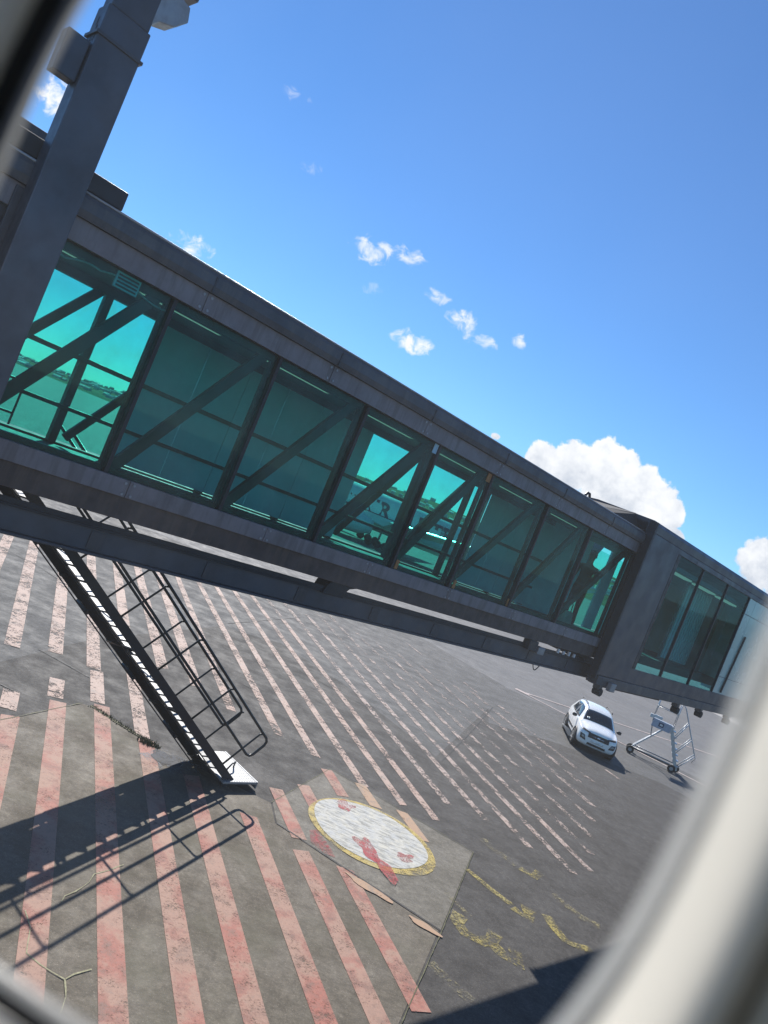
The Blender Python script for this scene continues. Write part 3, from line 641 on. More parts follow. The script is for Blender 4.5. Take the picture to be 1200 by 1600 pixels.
jb('crosshead', MB().box(-1.05, .06, -.10, 2.45, 7.375, 7.555), 'frame_black', .012); jb('crosshead_cap', MB().box(-1.0, -.12, 1.6, 2.3, 7.558, 8.06), 'bridge_dark', .012)
jb('far_column', MB().box(-.78, -.385, WID + .14, WID + .49, .9, 8.78), 'bridge_steel', .012); jb('far_inner_column', MB().box(-.76, -.405, WID + .16, WID + .47, 8.785, 12.0), 'bridge_steel', .010)
jb('column_guide', MB().box(-.84, -.33, -.127, -.09, 4.6, 7.1), 'bridge_dark')
bog = jb('wheel_bogie', MB().box(-.95, -.22, -.6, 3.1, .62, .895), 'bridge_dark', .02)
for y in (-.45, 2.6):
    wv = MB().tube([(-.585, y, .52), (-.585, y + .30, .52)], .50, 28); jb('wheel', wv, 'rubber', .03, bog)

# ------------------------------------------------------------------ service stair (same axes as the bridge)
ST = thing('service_stair', 'black steel service stair with pipe handrails hanging beside jet bridge', 'stair', A0, TH)
def stp(name, mb, mat, bevel=.004, parent=None, smooth=False): return obj(name, mb, mat, parent or ST, smooth, bevel)
SB = Vector((6.62, 2.74, .03)); STOP = Vector((1.30, 3.59, 4.22))
sd = (STOP - SB); SL = sd.length; sd.normalize()
sy = Vector((0, 0, 1)).cross(sd); sy.normalize(); sy = -sy if sy.y < 0 else sy      # sideways, away from viewer
sn = sd.cross(sy); sn = -sn if sn.z < 0 else sn                                     # normal to the flight, upward
WS = .92
def sp(t, y, h): return SB + sd * t + sy * y + sn * h
stp('stringer', MB().bar(sp(.0, 0, .105), sp(SL, 0, .105), .045, .15, sn), 'stair_black')
stp('stringer', MB().bar(sp(.16, WS, -.11), sp(SL, WS, -.11), .04, .18, sn), 'stair_black')
for k in range(5): stp('stringer_strut', MB().bar(sp(.4 + 1.45 * k, WS, -.2), sp(.4 + 1.45 * k, 0, .06), .03, .05, sd), 'stair_black')
nt = 22
for k in range(1, nt):
    t = SL * (k + .5) / nt; c_ = SB + sd * t
    p = c_ + sy * .03; q = c_ + sy * (WS - .03)
    p = p - sn * .0; q = q - sn * .0; o = stp('tread', MB().bar(p, q, .115, .028, (0, 0, 1)), 'tread', .004)
    ns = stp('nosing', MB().bar(p + Vector((.076, 0, .0)), q + Vector((.076, 0, .0)), .02, .045, (0, 0, 1)), 'stair_black', 0, o)
# plates under the flight; the full-width sheet is added to fill its shadow
stp('shadow_fill_sheet', MB().bar(sp(.22, (WS - .09) / 2, -.065), sp(SL - .02, (WS - .09) / 2, -.065), WS - .09, .010, sn), 'stair_black', 0)
for a, b in ((.35, 1.9), (2.0, 3.2), (3.45, 4.8), (4.9, SL - .1)):
    stp('underside_plate', MB().bar(sp(a, WS * .62, -.235), sp(b, WS * .62, -.235), .66, .02, sn), 'stair_black')
for a in (1.3, 2.75, 4.2, 5.6): stp('underside_rib', MB().bar(sp(a, .3, -.20), sp(a, WS, -.20), .05, .06, sd), 'stair_black')
def railing(y, ext, hs=(1.05, .60)):
    top, mid = hs; r_ = .026
    path = [sp(SL + .05, y, top), sp(2, y, top), sp(-ext + .10, y, top), sp(-ext + .03, y, top - .03), sp(-ext, y, top - .10), sp(-ext, y, mid + .10), sp(-ext + .03, y, mid + .03), sp(-ext + .10, y, mid), sp(2, y, mid), sp(SL + .05, y, mid)]
    rl = stp('handrail', MB().tube(path, r_, 8), 'stair_rail', 0, smooth=True)
    for k in range(6):
        t = .42 + k * 1.18
        if t > SL: continue
        stp('rail_post', MB().tube([sp(t, y, .0 if y else .12), sp(t, y, mid), sp(t, y, top - .06), sp(t - .05, y, top)], .019, 8), 'stair_rail', 0, rl, True)
railing(0.0, -.16); railing(WS, -.38)
# landing
stp('landing_plate', MB().box(-.30, 1.52, 2.62, 4.62, 4.26, 4.32), 'stair_black', .006)
for y in (4.58,):
    for z in (4.95, 5.45): stp('landing_rail', MB().tube([(-.30, y, z), (1.45, y, z)], .02, 8), 'stair_rail', 0, smooth=True)
    for x in (-.3, .55, 1.45): stp('landing_post', MB().tube([(x, y, 4.32), (x, y, 5.45)], .018, 8), 'stair_rail', 0, smooth=True)
# rolling foot platform
fp = stp('foot_platform', MB().quadbox(((6.45, 2.62, .12), (7.22, 2.62, .12), (7.22, 3.80, .12), (6.45, 3.80, .12), (6.45, 2.62, .165), (7.22, 2.62, .165), (7.22, 3.80, .165), (6.45, 3.80, .165))), 'tread_perforated', .008)
stp('platform_skirt', MB().box(7.225, 7.25, 2.62, 3.80, .04, .17), 'galv', .004)
for y in (2.72, 3.66): stp('castor', MB().tube([(6.6, y, .075), (6.6, y + .06, .075)], .075, 16), 'rubber', .006)
stp('toe_guard', MB().tube([(6.72, 3.0, .17), (6.86, 3.05, .30), (6.98, 3.12, .30), (7.05, 3.2, .17)], .016, 8), 'stair_black', 0, smooth=True)

# ------------------------------------------------------------------ traveller inside the bridge
def person(name, label, loc, rz):
    root = thing(name, label, 'person', loc, rz)
    V = {'pel': (0, 0, .95, .15, .11), 'waist': (0, .01, 1.10, .145, .105), 'chest': (0, .0, 1.32, .17, .12), 'neckb': (0, 0, 1.47, .085, .075), 'neck': (0, .01, 1.53, .055, .055), 'head0': (0, .025, 1.60, .075, .085), 'head': (0, .02, 1.68, .08, .098), 'crown': (0, .01, 1.755, .055, .065),
         'hl': (.10, 0, .90, .095, .095), 'kl': (.11, .03, .50, .062, .062), 'al': (.11, -.01, .10, .042, .045), 'tl': (.12, .14, .045, .04, .03), 'hr': (-.10, 0, .90, .095, .095), 'kr': (-.11, .05, .50, .062, .062), 'ar': (-.11, -.06, .10, .042, .045), 'tr': (-.12, .09, .045, .04, .03),
         'sl': (.20, 0, 1.41, .065, .065), 'el': (.27, -.02, 1.13, .045, .045), 'wl': (.27, .10, .90, .03, .03), 'gl': (.27, .13, .82, .035, .025), 'sr': (-.20, 0, 1.41, .065, .065), 'er': (-.27, .0, 1.13, .045, .045), 'wr': (-.22, .18, 1.18, .03, .03), 'gr': (-.18, .25, 1.22, .035, .025)}
    E_ = ['pel waist', 'waist chest', 'chest neckb', 'neckb neck', 'neck head0', 'head0 head', 'head crown', 'pel hl', 'hl kl', 'kl al', 'al tl', 'pel hr', 'hr kr', 'kr ar', 'ar tr', 'chest sl', 'sl el', 'el wl', 'wl gl', 'chest sr', 'sr er', 'er wr', 'wr gr']
    for side in ('l', 'r'):       # five fingers each
        g = V['g' + side]; w_ = V['w' + side]; dr = (Vector(g[:3]) - Vector(w_[:3])).normalized()
        for j in range(5):
            off = (j - 2) * .018; L_ = (.045, .075, .082, .075, .058)[j]
            b = Vector(g[:3]) + Vector((0 if side == 'r' else .0, 0, 0)) + Vector((off if side == 'r' else 0, off if side == 'l' else 0, 0))
            m_ = b + dr * L_ * .6; e_ = m_ + (dr + Vector((0, .5, 0))).normalized() * L_ * .5
            V[f'{side}{j}a'] = (*m_, .009, .009); V[f'{side}{j}b'] = (*e_, .008, .008); E_ += [f'g{side} {side}{j}a', f'{side}{j}a {side}{j}b']
    keys = list(V); me = bpy.data.meshes.new('body'); me.from_pydata([V[k][:3] for k in keys], [tuple(keys.index(q) for q in e.split()) for e in E_], []); me.update()
    o = bpy.data.objects.new('body', me); COL.objects.link(o); o.parent = root
    sk = o.modifiers.new('skin', 'SKIN'); sk.use_smooth_shade = True
    for i, k in enumerate(keys): me.skin_vertices[0].data[i].radius = V[k][3:5]; me.skin_vertices[0].data[i].use_root = (k == 'pel')
    ss = o.modifiers.new('sub', 'SUBSURF'); ss.levels = 2; ss.render_levels = 2
    mt, T = nmat('traveller_clothes'); se = T.add('ShaderNodeSeparateXYZ'); T.l.new(T.P, se.inputs[0]); z = se.outputs[2]
    ax = T.m('ABSOLUTE', se.outputs[0])
    c = T.mix(T.m('GREATER_THAN', z, .97), (0.03, 0.035, 0.05), (0.11, 0.12, 0.14))
    c = T.mix(T.m('GREATER_THAN', z, 1.50), c, (0.28, 0.16, 0.11))
    fore = T.m('MULTIPLY', T.m('GREATER_THAN', ax, .165), T.m('MULTIPLY', T.m('LESS_THAN', z, 1.24), T.m('GREATER_THAN', z, .6)))
    c = T.mix(fore, c, (0.28, 0.16, 0.11)); c = T.mix(T.m('LESS_THAN', z, .085), c, (0.02, 0.02, 0.02))
    T.l.new(bsdf(T, c, .8), T.o.inputs[0]); me.materials.append(mt)
    hr = MB(); hr.loft([[(rr * .088 * math.cos(2 * math.pi * j / 16), -.005 + rr * .105 * math.sin(2 * math.pi * j / 16) + .012, zz) for j in range(16)] for zz, rr in ((1.66, .85), (1.70, 1.03), (1.74, 1.02), (1.785, .80), (1.81, .35))])
    obj('hair', hr, 'hair', root, True, 0, 1)
    for s in (-1, 1): obj('eye', MB().tube([(s * .03, .100, 1.675), (s * .03, .112, 1.675)], .009, 8), 'rubber', root)
    obj('nose', MB().loft([[(-.012, .10, 1.64), (.012, .10, 1.64), (0, .10, 1.68)], [(-.006, .128, 1.642), (.006, .128, 1.642), (0, .114, 1.665)]]), 'skin', root)
    obj('mouth', MB().box(-.022, .022, .085, .106, 1.612, 1.62), 'sign_dark', root)
    for s in (-1, 1): obj('ear', MB().tube([(s * .078, .015, 1.645), (s * .088, .01, 1.67), (s * .08, .005, 1.70)], [.010, .016, .010], 8), 'skin', root, True)
    return root
def jw(x, y, z): v = Matrix.Rotation(TH, 4, 'Z') @ Vector((x, y, z)); return (v.x + A0[0], v.y + A0[1], v.z)
person('person', 'person in dark shirt standing inside the glazed tunnel of the bridge', jw(12.9, 1.2, 4.90), TH + R(100))
bagr = thing('shoulder_bag', 'pale bag standing on the tunnel floor beside the person', 'bag', jw(12.35, .95, 4.90), TH)
obj('bag_body', MB().quadbox(((-.2, -.1, 0), (.2, -.1, 0), (.2, .1, 0), (-.2, .1, 0), (-.16, -.06, .34), (.16, -.06, .34), (.16, .06, .34), (-.16, .06, .34))), 'bag_white', bagr, False, .03)
obj('strap', MB().tube([(-.12, 0, .33), (-.10, 0, .50), (0, 0, .56), (.10, 0, .50), (.12, 0, .33)], .012, 8), 'trousers', bagr, True)

# ------------------------------------------------------------------ parked white car
CAR = thing('parked_car', 'small white hatchback with black grille parked on the apron', 'car', (11.36, 31.85, 0), math.atan2(-.99, -.13)); CAR.scale = (1.05, 1.05, 1.05)
# stations x: (x, zbottom, half width, belt z, roof z, roof half width, belt half width)
ST_ = [(-1.86, .42, .62, .86, .98, .50, .60), (-1.80, .30, .72, .93, 1.12, .53, .70), (-1.62, .24, .775, .97, 1.36, .535, .745), (-1.25, .22, .795, .98, 1.475, .545, .765), (-.70, .21, .795, .965, 1.515, .555, .77),
       (-.10, .20, .795, .95, 1.515, .555, .77), (.38, .20, .795, .935, 1.44, .545, .77), (.72, .20, .795, .935, 1.20, .60, .765), (.98, .20, .795, .93, 1.005, .63, .755), (1.30, .21, .79, .90, .96, .58, .74),
       (1.58, .22, .775, .85, .915, .54, .72), (1.76, .24, .735, .78, .85, .48, .67), (1.84, .30, .66, .70, .76, .40, .60), (1.875, .38, .56, .62, .66, .34, .50)]
rings = []
for (x, zb, hw, bz, rz_, rw, bw) in ST_:
    half = [(0, zb), (hw * .80, zb), (hw * .97, zb + .10), (hw, zb + (bz - zb) * .55), (bw * 1.01, bz - .05), (bw * .975, bz + .01), (rw * 1.04, rz_ - .085), (rw * .86, rz_ - .015), (rw * .45, rz_ + .012)]
    ring = [(x, y, z) for y, z in half] + [(x, 0, rz_ + .018)] + [(x, -y, z) for y, z in reversed(half[1:])]
    rings.append(ring)
body = obj('body', MB().loft(rings), 'car_white', CAR, True, 0, 2)
bpy.context.view_layer.update()
dg = bpy.context.evaluated_depsgraph_get()
ev = body.evaluated_get(dg); tm = ev.to_mesh(); BV = BVHTree.FromPolygons([v.co.copy() for v in tm.vertices], [tuple(p.vertices) for p in tm.polygons]); ev.to_mesh_clear()
def patch(name, quad, origin_dir, mat, off=.008, nu=10, nv=6, parent=None, frame='yz'):
    """quad: four 3-d points; grid projected on the body along origin_dir, given a real thickness"""
    q = [Vector(p) for p in quad]; dr = Vector(origin_dir).normalized(); mb = MB(); P = []
    for j in range(nv + 1):
        for i in range(nu + 1):
            u, v = i / nu, j / nv; p = q[0].lerp(q[1], u).lerp(q[3].lerp(q[2], u), v)
            h = BV.ray_cast(p - dr * 1.5, dr)
            P.append((h[0], h[1]) if h[0] is not None else (p, -dr))
    mb.v = [tuple(p - dr * off) for p, n in P] + [tuple(p + dr * .02) for p, n in P]
    N = (nu + 1) * (nv + 1); W1 = nu + 1
    for j in range(nv):
        for i in range(nu):
            k = j * W1 + i; mb.f.append((k, k + 1, k + W1 + 1, k + W1)); mb.f.append((N + k, N + k + W1, N + k + W1 + 1, N + k + 1))
    bd = [i for i in range(nu)] + [j * W1 + nu for j in range(nv)] + [nv * W1 + i for i in range(nu, 0, -1)] + [j * W1 for j in range(nv, 0, -1)]
    for a, b in zip(bd, bd[1:] + bd[:1]): mb.f.append((a, N + a, N + b, b))
    return obj(name, mb, mat, parent or CAR, True)
ws_ = patch('windscreen', ((.93, -.60, 1.03), (.93, .60, 1.03), (.44, .49, 1.415), (.44, -.49, 1.415)), (-.55, 0, -.84), 'car_glass', .008, 14, 8)
for k, (y, w_) in enumerate(((-.47, .05), (-.40, .035))): patch('windscreen_sticker', ((.86, y, 1.07), (.86, y + w_, 1.07), (.78, y + w_, 1.13), (.78, y, 1.13)), (-.55, 0, -.84), 'car_plate', .012, 2, 2, ws_)
patch('rear_window', ((-1.72, -.52, 1.10), (-1.72, .52, 1.10), (-1.50, .48, 1.40), (-1.50, -.48, 1.40)), (1, 0, -.35), 'car_glass')
for s in (-1, 1):
    patch('side_window', ((.66, s * .9, .985), (-.28, s * .9, .99), (-.28, s * .9, 1.40), (.30, s * .9, 1.36)), (0, -s, 0), 'car_glass')
    patch('side_window', ((-.36, s * .9, .99), (-1.20, s * .9, 1.03), (-1.05, s * .9, 1.37), (-.36, s * .9, 1.40)), (0, -s, 0), 'car_glass')
    patch('sill_cladding', ((1.2, s * .9, .20), (-1.2, s * .9, .20), (-1.2, s * .9, .36), (1.2, s * .9, .36)), (0, -s, 0), 'car_black', .012)
    patch('door_trim', ((.55, s * .9, .46), (-.75, s * .9, .46), (-.75, s * .9, .56), (.55, s * .9, .54)), (0, -s, 0), 'car_black', .010)
    patch('door_handle', ((-.12, s * .9, .86), (-.26, s * .9, .86), (-.26, s * .9, .89), (-.12, s * .9, .89)), (0, -s, 0), 'car_black', .02, 3, 2)
    patch('daytime_lamp', ((2, s * .34, .735), (2, s * .66, .775), (2, s * .64, .83), (2, s * .34, .785)), (-1, 0, 0), 'car_black', .010)
    patch('headlight_pod', ((2, s * .44, .44), (2, s * .66, .48), (2, s * .69, .66), (2, s * .52, .63)), (-1, 0, 0), 'car_black', .008)
    patch('headlight', ((2, s * .49, .50), (2, s * .62, .53), (2, s * .63, .61), (2, s * .54, .60)), (-1, 0, 0), 'car_lamp', .014, 4, 3)
    patch('tail_lamp', ((-2, s * .50, .74), (-2, s * .68, .76), (-2, s * .68, .92), (-2, s * .50, .90)), (1, 0, 0), 'paint_red', .012)
    rr = MB().tube([(.22, s * .50, 1.50), (.10, s * .50, 1.555), (-1.0, s * .50, 1.56), (-1.15, s * .50, 1.49)], .018, 8); obj('roof_rail', rr, 'car_black', CAR, True)
    mr = obj('mirror', MB().loft([[(.60 + a_, s * y, .99 + b_) for a_, b_ in ((-.04 * k, -.055 * k), (.05 * k, -.05 * k), (.06 * k, .02 * k), (.03 * k, .06 * k), (-.04 * k, .06 * k))] for y, k in ((.80, .4), (.84, 1.0), (.93, 1.15), (.985, .8))]), 'car_black', CAR, True, .01)
    for xw in (1.21, -1.21):
        wa = MB().loft([[(xw + r_ * math.cos(t), s * y, .31 + r_ * math.sin(t)) for t in [math.pi * k / 18 - .15 + (.3 * k / 18) for k in range(19)]] for r_, y in ((.33, .80), (.335, .812), (.40, .808), (.405, .785))], close=False, cap0=False, cap1=False)
        obj('wheel_arch', wa, 'car_black', CAR, True)
        obj('arch_liner', MB().tube([(xw, s * .60, .33), (xw, s * .803, .33)], .332, 28), 'car_black', CAR)
        wh = obj('wheel', MB().tube([(xw, s * .63, .30), (xw, s * .645, .30), (xw, s * .80, .30), (xw, s * .822, .30)], [.27, .30, .30, .265], 28), 'rubber', CAR)
        obj('rim', MB().tube([(xw, s * .79, .30), (xw, s * .826, .30)], .195, 24), 'car_lamp', wh)
        for k in range(5):
            a_ = 2 * math.pi * k / 5 + .3; obj('spoke_gap', MB().tube([(xw + .12 * math.cos(a_), s * .815, .30 + .12 * math.sin(a_)), (xw + .12 * math.cos(a_), s * .829, .30 + .12 * math.sin(a_))], .042, 10), 'car_black', wh)
gr = patch('grille', ((2, -.40, .60), (2, .40, .60), (2, .40, .775), (2, -.40, .775)), (-1, 0, 0), 'car_black', .010, 12, 4)
em = patch('emblem', ((2, -.075, .655), (2, .075, .655), (2, .055, .71), (2, -.055, .71)), (-1, 0, 0), 'chrome', .018, 4, 2, gr)
patch('emblem_bar', ((2, -.20, .675), (2, -.09, .675), (2, -.09, .69), (2, -.20, .69)), (-1, 0, 0), 'chrome', .016, 3, 2, gr); patch('emblem_bar', ((2, .09, .675), (2, .20, .675), (2, .20, .69), (2, .09, .69)), (-1, 0, 0), 'chrome', .016, 3, 2, gr)
patch('lower_intake', ((2, -.36, .33), (2, .36, .33), (2, .34, .41), (2, -.34, .41)), (-1, 0, 0), 'car_black', .008)
patch('number_plate', ((2, -.24, .455), (2, .24, .455), (2, .24, .55), (2, -.24, .55)), (-1, 0, 0), 'car_plate', .018, 4, 2)

# ------------------------------------------------------------------ aluminium access steps on wheels
LD = thing('access_steps', 'wheeled aluminium access steps with sign panel beside white car', 'steps', (15.0, 33.6, 0), R(-20))
def ld(name, mb, mat, bevel=.003, parent=None, smooth=False): return obj(name, mb, mat, parent or LD, smooth, bevel)
# local x: sideways (width 2 m), y: away along the climb
for x in (-1.0, .95):
    for z in ((.30,)): pass
ld('base_bar', MB().tube([(-1.0, -.05, .30), (.95, -.05, .30)], .030, 10), 'galv', 0, smooth=True); ld('base_bar', MB().tube([(-1.0, .25, .22), (.95, .25, .22)], .035, 10), 'rubber', 0, smooth=True)
ld('base_bar', MB().tube([(-.9, .45, .34), (.95, .45, .34)], .028, 10), 'galv', 0, smooth=True)
for x, y in ((-1.02, -.1), (-1.02, .5), (.80, -.1), (1.0, .5)):
    w_ = ld('wheel', MB().tube([(x, y - .05, .17), (x, y + .05, .17)], .17, 20), 'rubber', .01); ld('hub', MB().tube([(x, y - .056, .17), (x, y + .056, .17)], .08, 14), 'galv', 0, w_)
# A-frame: prop legs and climbing flight
ld('prop_leg', MB().bar((-1.0, .0, .30), (.10, .2, 1.75), .06, .06), 'alu'); ld('prop_leg', MB().bar((-.95, .45, .34), (.15, .55, 1.75), .06, .06), 'alu')
for y in (.10, .62):
    ld('stair_stringer', MB().bar((1.0, y, .12), (.22, y, 1.78), .05, .14, (1, 0, .4)), 'alu')
for k in range(7):
    f_ = (k + .7) / 7.4; ld('step', MB().box(.92 - .76 * f_ - .02, 1.16 - .76 * f_, .13, .60, .12 + 1.66 * f_, .15 + 1.66 * f_), 'alu', .004)
pl = ld('platform', MB().box(-.62, .34, .05, .70, 1.76, 1.82), 'alu', .006)
sg = ld('sign_panel', MB().box(-.60, .22, -.012, .03, 1.50, 1.86), 'sign_blue', .004); ld('sign_mark', MB().box(-.32, -.10, -.020, -.014, 1.60, 1.78), 'sign_dark', 0, sg); ld('sign_window', MB().box(-.27, -.15, -.026, -.022, 1.65, 1.73), 'alu_white', 0, sg)
ld('brace', MB().bar((-.62, .0, 1.85), (-.42, .2, .98), .035, .035), 'galv')
ld('buffer', MB().box(-.78, -.60, -.05, .10, 1.84, 2.0), 'alu_white', .015); ld('buffer', MB().box(-.60, -.25, .0, .14, 1.90, 2.02), 'alu_white', .015)
for x, y in ((-.60, .08), (-.60, .68), (.30, .08), (.30, .68)): ld('guard_post', MB().tube([(x, y, 1.82), (x, y, 2.95)], .018, 8), 'alu', 0, smooth=True)
for z in (2.4, 2.95):
    ld('guard_rail', MB().tube([(.30, .08, z), (-.60, .08, z), (-.60, .68, z), (.30, .68, z)], .018, 8), 'alu', 0, smooth=True)
for y in (.08, .64):
    hl = ld('handrail', MB().tube([(.30, y, 2.95), (.5, y, 2.75), (1.55, y, .95), (1.45, y, .75)], .018, 8), 'alu', 0, smooth=True)
    for f_ in (.3, .62, .95): ld('rail_stay', MB().tube([(1.0 - .78 * (1 - f_), y, .12 + 1.66 * (1 - f_)), (.5 + 1.05 * f_, y, 2.75 - 1.8 * f_)], .022, 8), 'alu_white', 0, hl, True)

# ------------------------------------------------------------------ airliner parked beyond the bridge
AP = thing('parked_airliner', 'white airliner with dark blue lettering parked beyond the glazed tunnel', 'airliner', (-2.0, 126, 0), R(10))
def ap(name, mb, mat, parent=None, smooth=True, bevel=0): return obj(name, mb, mat, parent or AP, smooth, bevel)
FR, FZ = 3.1, 5.35
rg = []
for x, k, dz in ((-33, .06, -1.0), (-32.5, .25, -.9), (-31, .52, -.65), (-28.5, .78, -.35), (-25, .95, -.08), (-22, 1, 0), (20, 1, 0), (30, .85, .35), (38, .45, 1.1), (42, .12, 1.7)):
    rg.append([(x, FR * k * math.cos(2 * math.pi * j / 40), FZ + dz + FR * k * math.sin(2 * math.pi * j / 40)) for j in range(40)])
fus = ap('fuselage', MB().loft(rg), 'fuselage_white')
ap('cheat_line', MB().loft([[(x, -FR * math.cos(R(a)) - .012, FZ + FR * math.sin(R(a))) for a in (-6, -9, -12)] for x in (-21.5, 19.5)], close=False, cap0=False, cap1=False), 'plane_navy')
wme = MB().loft([[(.13 * math.cos(2 * math.pi * j / 12), 0, .20 * math.sin(2 * math.pi * j / 12)) for j in range(12)], [(.13 * math.cos(2 * math.pi * j / 12), .06, .20 * math.sin(2 * math.pi * j / 12)) for j in range(12)]]).mesh('window'); wme.materials.append(MATS['car_glass'])
za = 1.05; yw = -math.sqrt(FR ** 2 - za ** 2)
for k in range(62):
    if -3.2 < -21 + k * .66 < 17.5: continue
    o = bpy.data.objects.new('window', wme); COL.objects.link(o); o.parent = fus; o.location = (-21 + k * .66, yw - .03, FZ + za)
for x in (-23.0, -6.5, 12.0):
    ap('door', MB().loft([[(x - .55, -math.sqrt(FR ** 2 - z * z) - .012, FZ + z) for z in (-.4, .1, .7, 1.3, 1.6)], [(x + .55, -math.sqrt(FR ** 2 - z * z) - .012, FZ + z) for z in (-.4, .1, .7, 1.3, 1.6)]], close=False, cap0=False, cap1=False), 'galv', fus)
cu = bpy.data.curves.new('lettering', 'FONT'); cu.body = 'AIR AUSTRAL'; cu.size = 3.3; cu.extrude = .04; cu.space_character = 1.02; cu.offset = 0.10
to = bpy.data.objects.new('lettering_source', cu); COL.objects.link(to); bpy.context.view_layer.update()
tme = bpy.data.meshes.new_from_object(to.evaluated_get(bpy.context.evaluated_depsgraph_get())); bpy.data.objects.remove(to, do_unlink=True)
for v in tme.vertices:          # wrap the lettering round the body
    x, y, d_ = v.co; z = -.75 + y; v.co = (x, -math.sqrt(FR ** 2 - z * z) - .02 - d_, FZ + z)
tme.materials.clear(); tme.materials.append(MATS['plane_navy'])
lt = obj('lettering', tme, 'plane_navy', AP); lt.location = (-2.6, 0, .25)
ap('wing', MB().loft([[(-4, -2.4, 3.9), (8, -2.4, 3.9), (8, -2.4, 4.2), (-2, -2.4, 4.35)], [(14.5, -27, 6.1), (17.5, -27, 6.1), (17.5, -27, 6.25), (15, -27, 6.35)]]), 'fuselage_white', smooth=False)
ap('wing', MB().loft([[(-4, 2.4, 3.9), (8, 2.4, 3.9), (8, 2.4, 4.5), (-2, 2.4, 5.0)], [(14.5, 27, 6.1), (17.5, 27, 6.1), (17.5, 27, 6.25), (15, 27, 6.35)]]), 'fuselage_white', smooth=False)
for s in (-1, 1):
    en = ap('engine', MB().tube([(-6.8, s * 9.3, 2.75), (-6.5, s * 9.3, 2.75), (-5, s * 9.3, 2.75), (-2.5, s * 9.3, 2.75), (-.5, s * 9.3, 2.85)], [1.45, 1.62, 1.75, 1.6, 1.05], 32), 'fuselage_white')
    ap('intake', MB().tube([(-6.86, s * 9.3, 2.75), (-6.7, s * 9.3, 2.75)], 1.34, 28), 'rubber', en); ap('pylon', MB().quadbox(((-4, s * 9.15, 4.2), (1, s * 9.15, 3.6), (1, s * 9.45, 3.6), (-4, s * 9.45, 4.2), (-2, s * 9.15, 4.9), (3, s * 9.15, 4.9), (3, s * 9.45, 4.9), (-2, s * 9.45, 4.9))), 'fuselage_white', en, False)
ap('tail_fin', MB().loft([[(28, -.25, 7.9), (37.5, -.25, 8.0), (37.5, .25, 8.0), (28, .25, 7.9)], [(38, -.12, 18), (41.5, -.12, 18), (41.5, .12, 18), (38, .12, 18)]]), 'plane_navy', smooth=False)
for s in (-1, 1): ap('tailplane', MB().loft([[(31, s * 1.8, 6.3), (37, s * 1.8, 6.3), (37, s * 1.8, 6.6), (31, s * 1.8, 6.7)], [(38, s * 10, 7.2), (40.5, s * 10, 7.2), (40.5, s * 10, 7.3), (38, s * 10, 7.35)]]), 'fuselage_white', smooth=False)
for x, y in ((-27, 0), (2, -5), (2, 5)):
    lg = ap('landing_gear', MB().tube([(x, y, .6), (x, y, 3.4)], .18, 10), 'galv')
    for dx in ((0,) if x < -10 else (-1.4, 0, 1.4)):
        for dy in (-.5, .5): ap('wheel', MB().tube([(x + dx, y + dy - .2, .6), (x + dx, y + dy + .2, .6)], .6, 20), 'rubber', lg)

# ------------------------------------------------------------------ the cabin window the view is taken through
PHI = R(-14)      # the cabin wall stands at an angle to the line of sight
WN = Vector((-math.sin(PHI), math.cos(PHI), 0)); WT = Vector((math.cos(PHI), math.sin(PHI), 0))
CW = thing('cabin_window', 'cream cabin window surround with dark rubber seal framing the view', 'window', (0, 0, EYE), PHI)
# local: x along the wall, y outward, z up
WC = (-.0918, .0200); HW, HH = .1448, .203
def se_ring(y, grow=0.0, dx=0.0, n=96, e=3.4):
    pts = []
    for i in range(n):
        t = 2 * math.pi * i / n; c_, s_ = math.cos(t), math.sin(t)
        pts.append((WC[0] + dx + (HW + grow) * math.copysign(abs(c_) ** (2 / e), c_), y, WC[1] + (HH + grow) * math.copysign(abs(s_) ** (2 / e), s_)))
    return pts
def ringpart(name, prof, mat): return obj(name, MB().loft([se_ring(*p) for p in prof], True, False, False), mat, CW, True)
DX = -.0045      # the trim panel sits a little off centre, so more of the seal shows on one side
ringpart('pane_edge', [(.232, .0052), (.2285, .0010), (.2275, .0000), (.2262, .0008), (.2255, .0052)], 'acrylic_edge')
ringpart('gasket', [(.232, .0054), (.2250, .0054), (.2235, .0080, DX * .6), (.2232, .0100, DX), (.232, .0130, DX)], 'gasket')
ringpart('window_reveal', [(.2228, .0098, DX), (.215, .0099, DX), (.200, .0102, DX), (.188, .0108, DX), (.181, .0122, DX), (.1775, .0145, DX), (.177, .0172, DX), (.181, .0190, DX), (.222, .0285, DX)], 'cabin_cream')
ringpart('shade_slot', [(.1850, .0188, DX), (.1852, .0222, DX)], 'slot_dark')
ringpart('bezel', [(.190, .0220, DX), (.180, .0222, DX), (.176, .0232, DX), (.170, .0262, DX), (.160, .036, DX), (.148, .072, DX)], 'cabin_cream')
pane = obj('pane', MB().loft([se_ring(.2285, .002), se_ring(.2315, .002)]), 'pane_clear', CW)
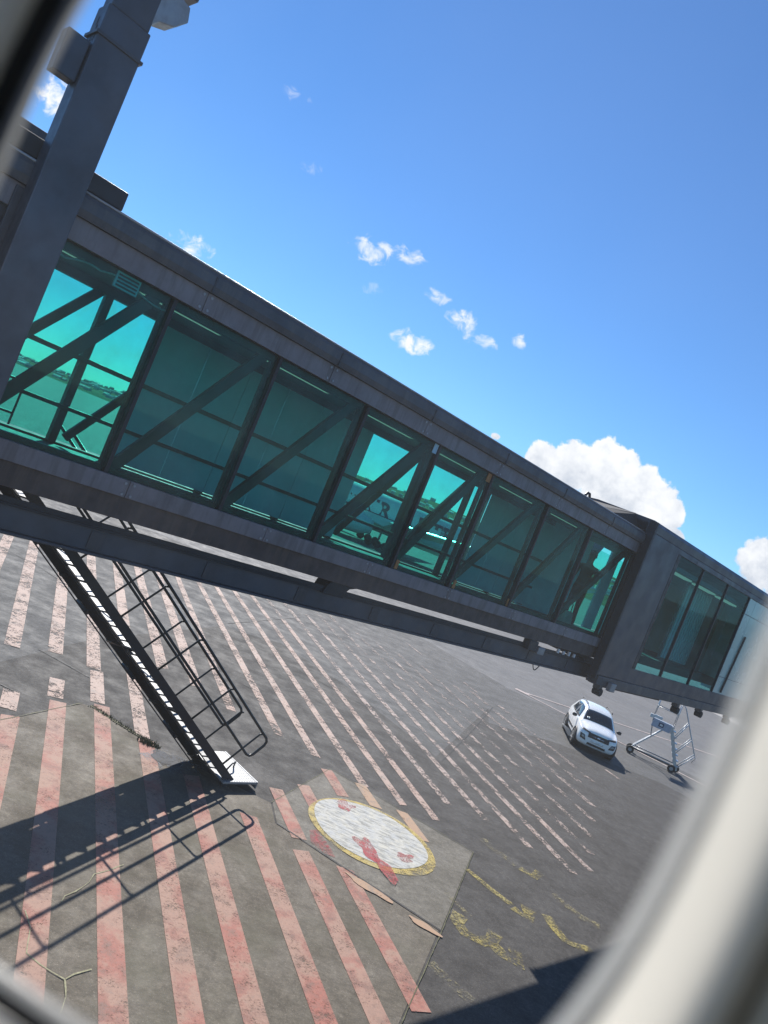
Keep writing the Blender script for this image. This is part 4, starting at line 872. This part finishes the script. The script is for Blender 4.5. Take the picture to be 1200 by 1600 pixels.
# sidewall panel around the bezel, outer skin, and the cabin shell behind the viewer
def panel_with_hole(name, y0, y1, x0, x1, z0, z1, grow, mat, parent):
    inner0, inner1 = se_ring(y0, grow, DX), se_ring(y1, grow, DX); n = len(inner0); outr = []
    for p in inner0:
        dx, dz = p[0] - WC[0], p[2] - WC[1]; k = min(((x1 - WC[0]) if dx > 0 else (x0 - WC[0])) / dx if abs(dx) > 1e-6 else 1e9, ((z1 - WC[1]) if dz > 0 else (z0 - WC[1])) / dz if abs(dz) > 1e-6 else 1e9)
        outr.append((WC[0] + dx * k, WC[1] + dz * k))
    mb = MB(); mb.v = inner0 + inner1 + [(x, y0, z) for x, z in outr] + [(x, y1, z) for x, z in outr]
    for i in range(n):
        j = (i + 1) % n
        mb.f += [(i, j, 2 * n + j, 2 * n + i), (n + i, 3 * n + i, 3 * n + j, n + j), (i, n + i, n + j, j), (2 * n + i, 2 * n + j, 3 * n + j, 3 * n + i)]
    return obj(name, mb, mat, parent)
panel_with_hole('sidewall_panel', .148, .158, -2.0, 2.2, -1.15, 1.1, .0725, 'cabin_beige', CW)
panel_with_hole('outer_skin', .240, .248, -3.0, 3.2, -1.6, 1.6, .022, 'fuselage_white', CW)
panel_with_hole('skin_lining', .2300, .239, -3.0, 3.2, -1.6, 1.6, .0185, 'gasket', CW)
CB = Matrix.Translation((0, 0, EYE)) @ Matrix.Rotation(PHI, 4, 'Z')
for nm, mb, mt in (('cabin_floor', MB().box(-2.0, 2.2, -3.3, .147, -1.16, -1.10), 'cabin_beige'), ('cabin_ceiling', MB().box(-2.0, 2.2, -3.3, .147, 1.05, 1.11), 'cabin_cream'), ('cabin_wall', MB().box(-2.0, 2.2, -3.36, -3.305, -1.1, 1.05), 'cabin_cream'), ('cabin_blocker', MB().box(2.205, 2.26, -3.3, .147, -1.1, 1.05), 'cabin_beige')):  # the end wall is added out of view to keep daylight off the window wall
    o = struct(obj(nm, mb, mt), {'cabin_floor': 'carpeted floor of the aircraft cabin', 'cabin_ceiling': 'cream ceiling of the aircraft cabin', 'cabin_wall': 'far side wall of the aircraft cabin', 'cabin_blocker': 'beige end wall added to darken the aircraft cabin'}[nm]); o.matrix_world = CB
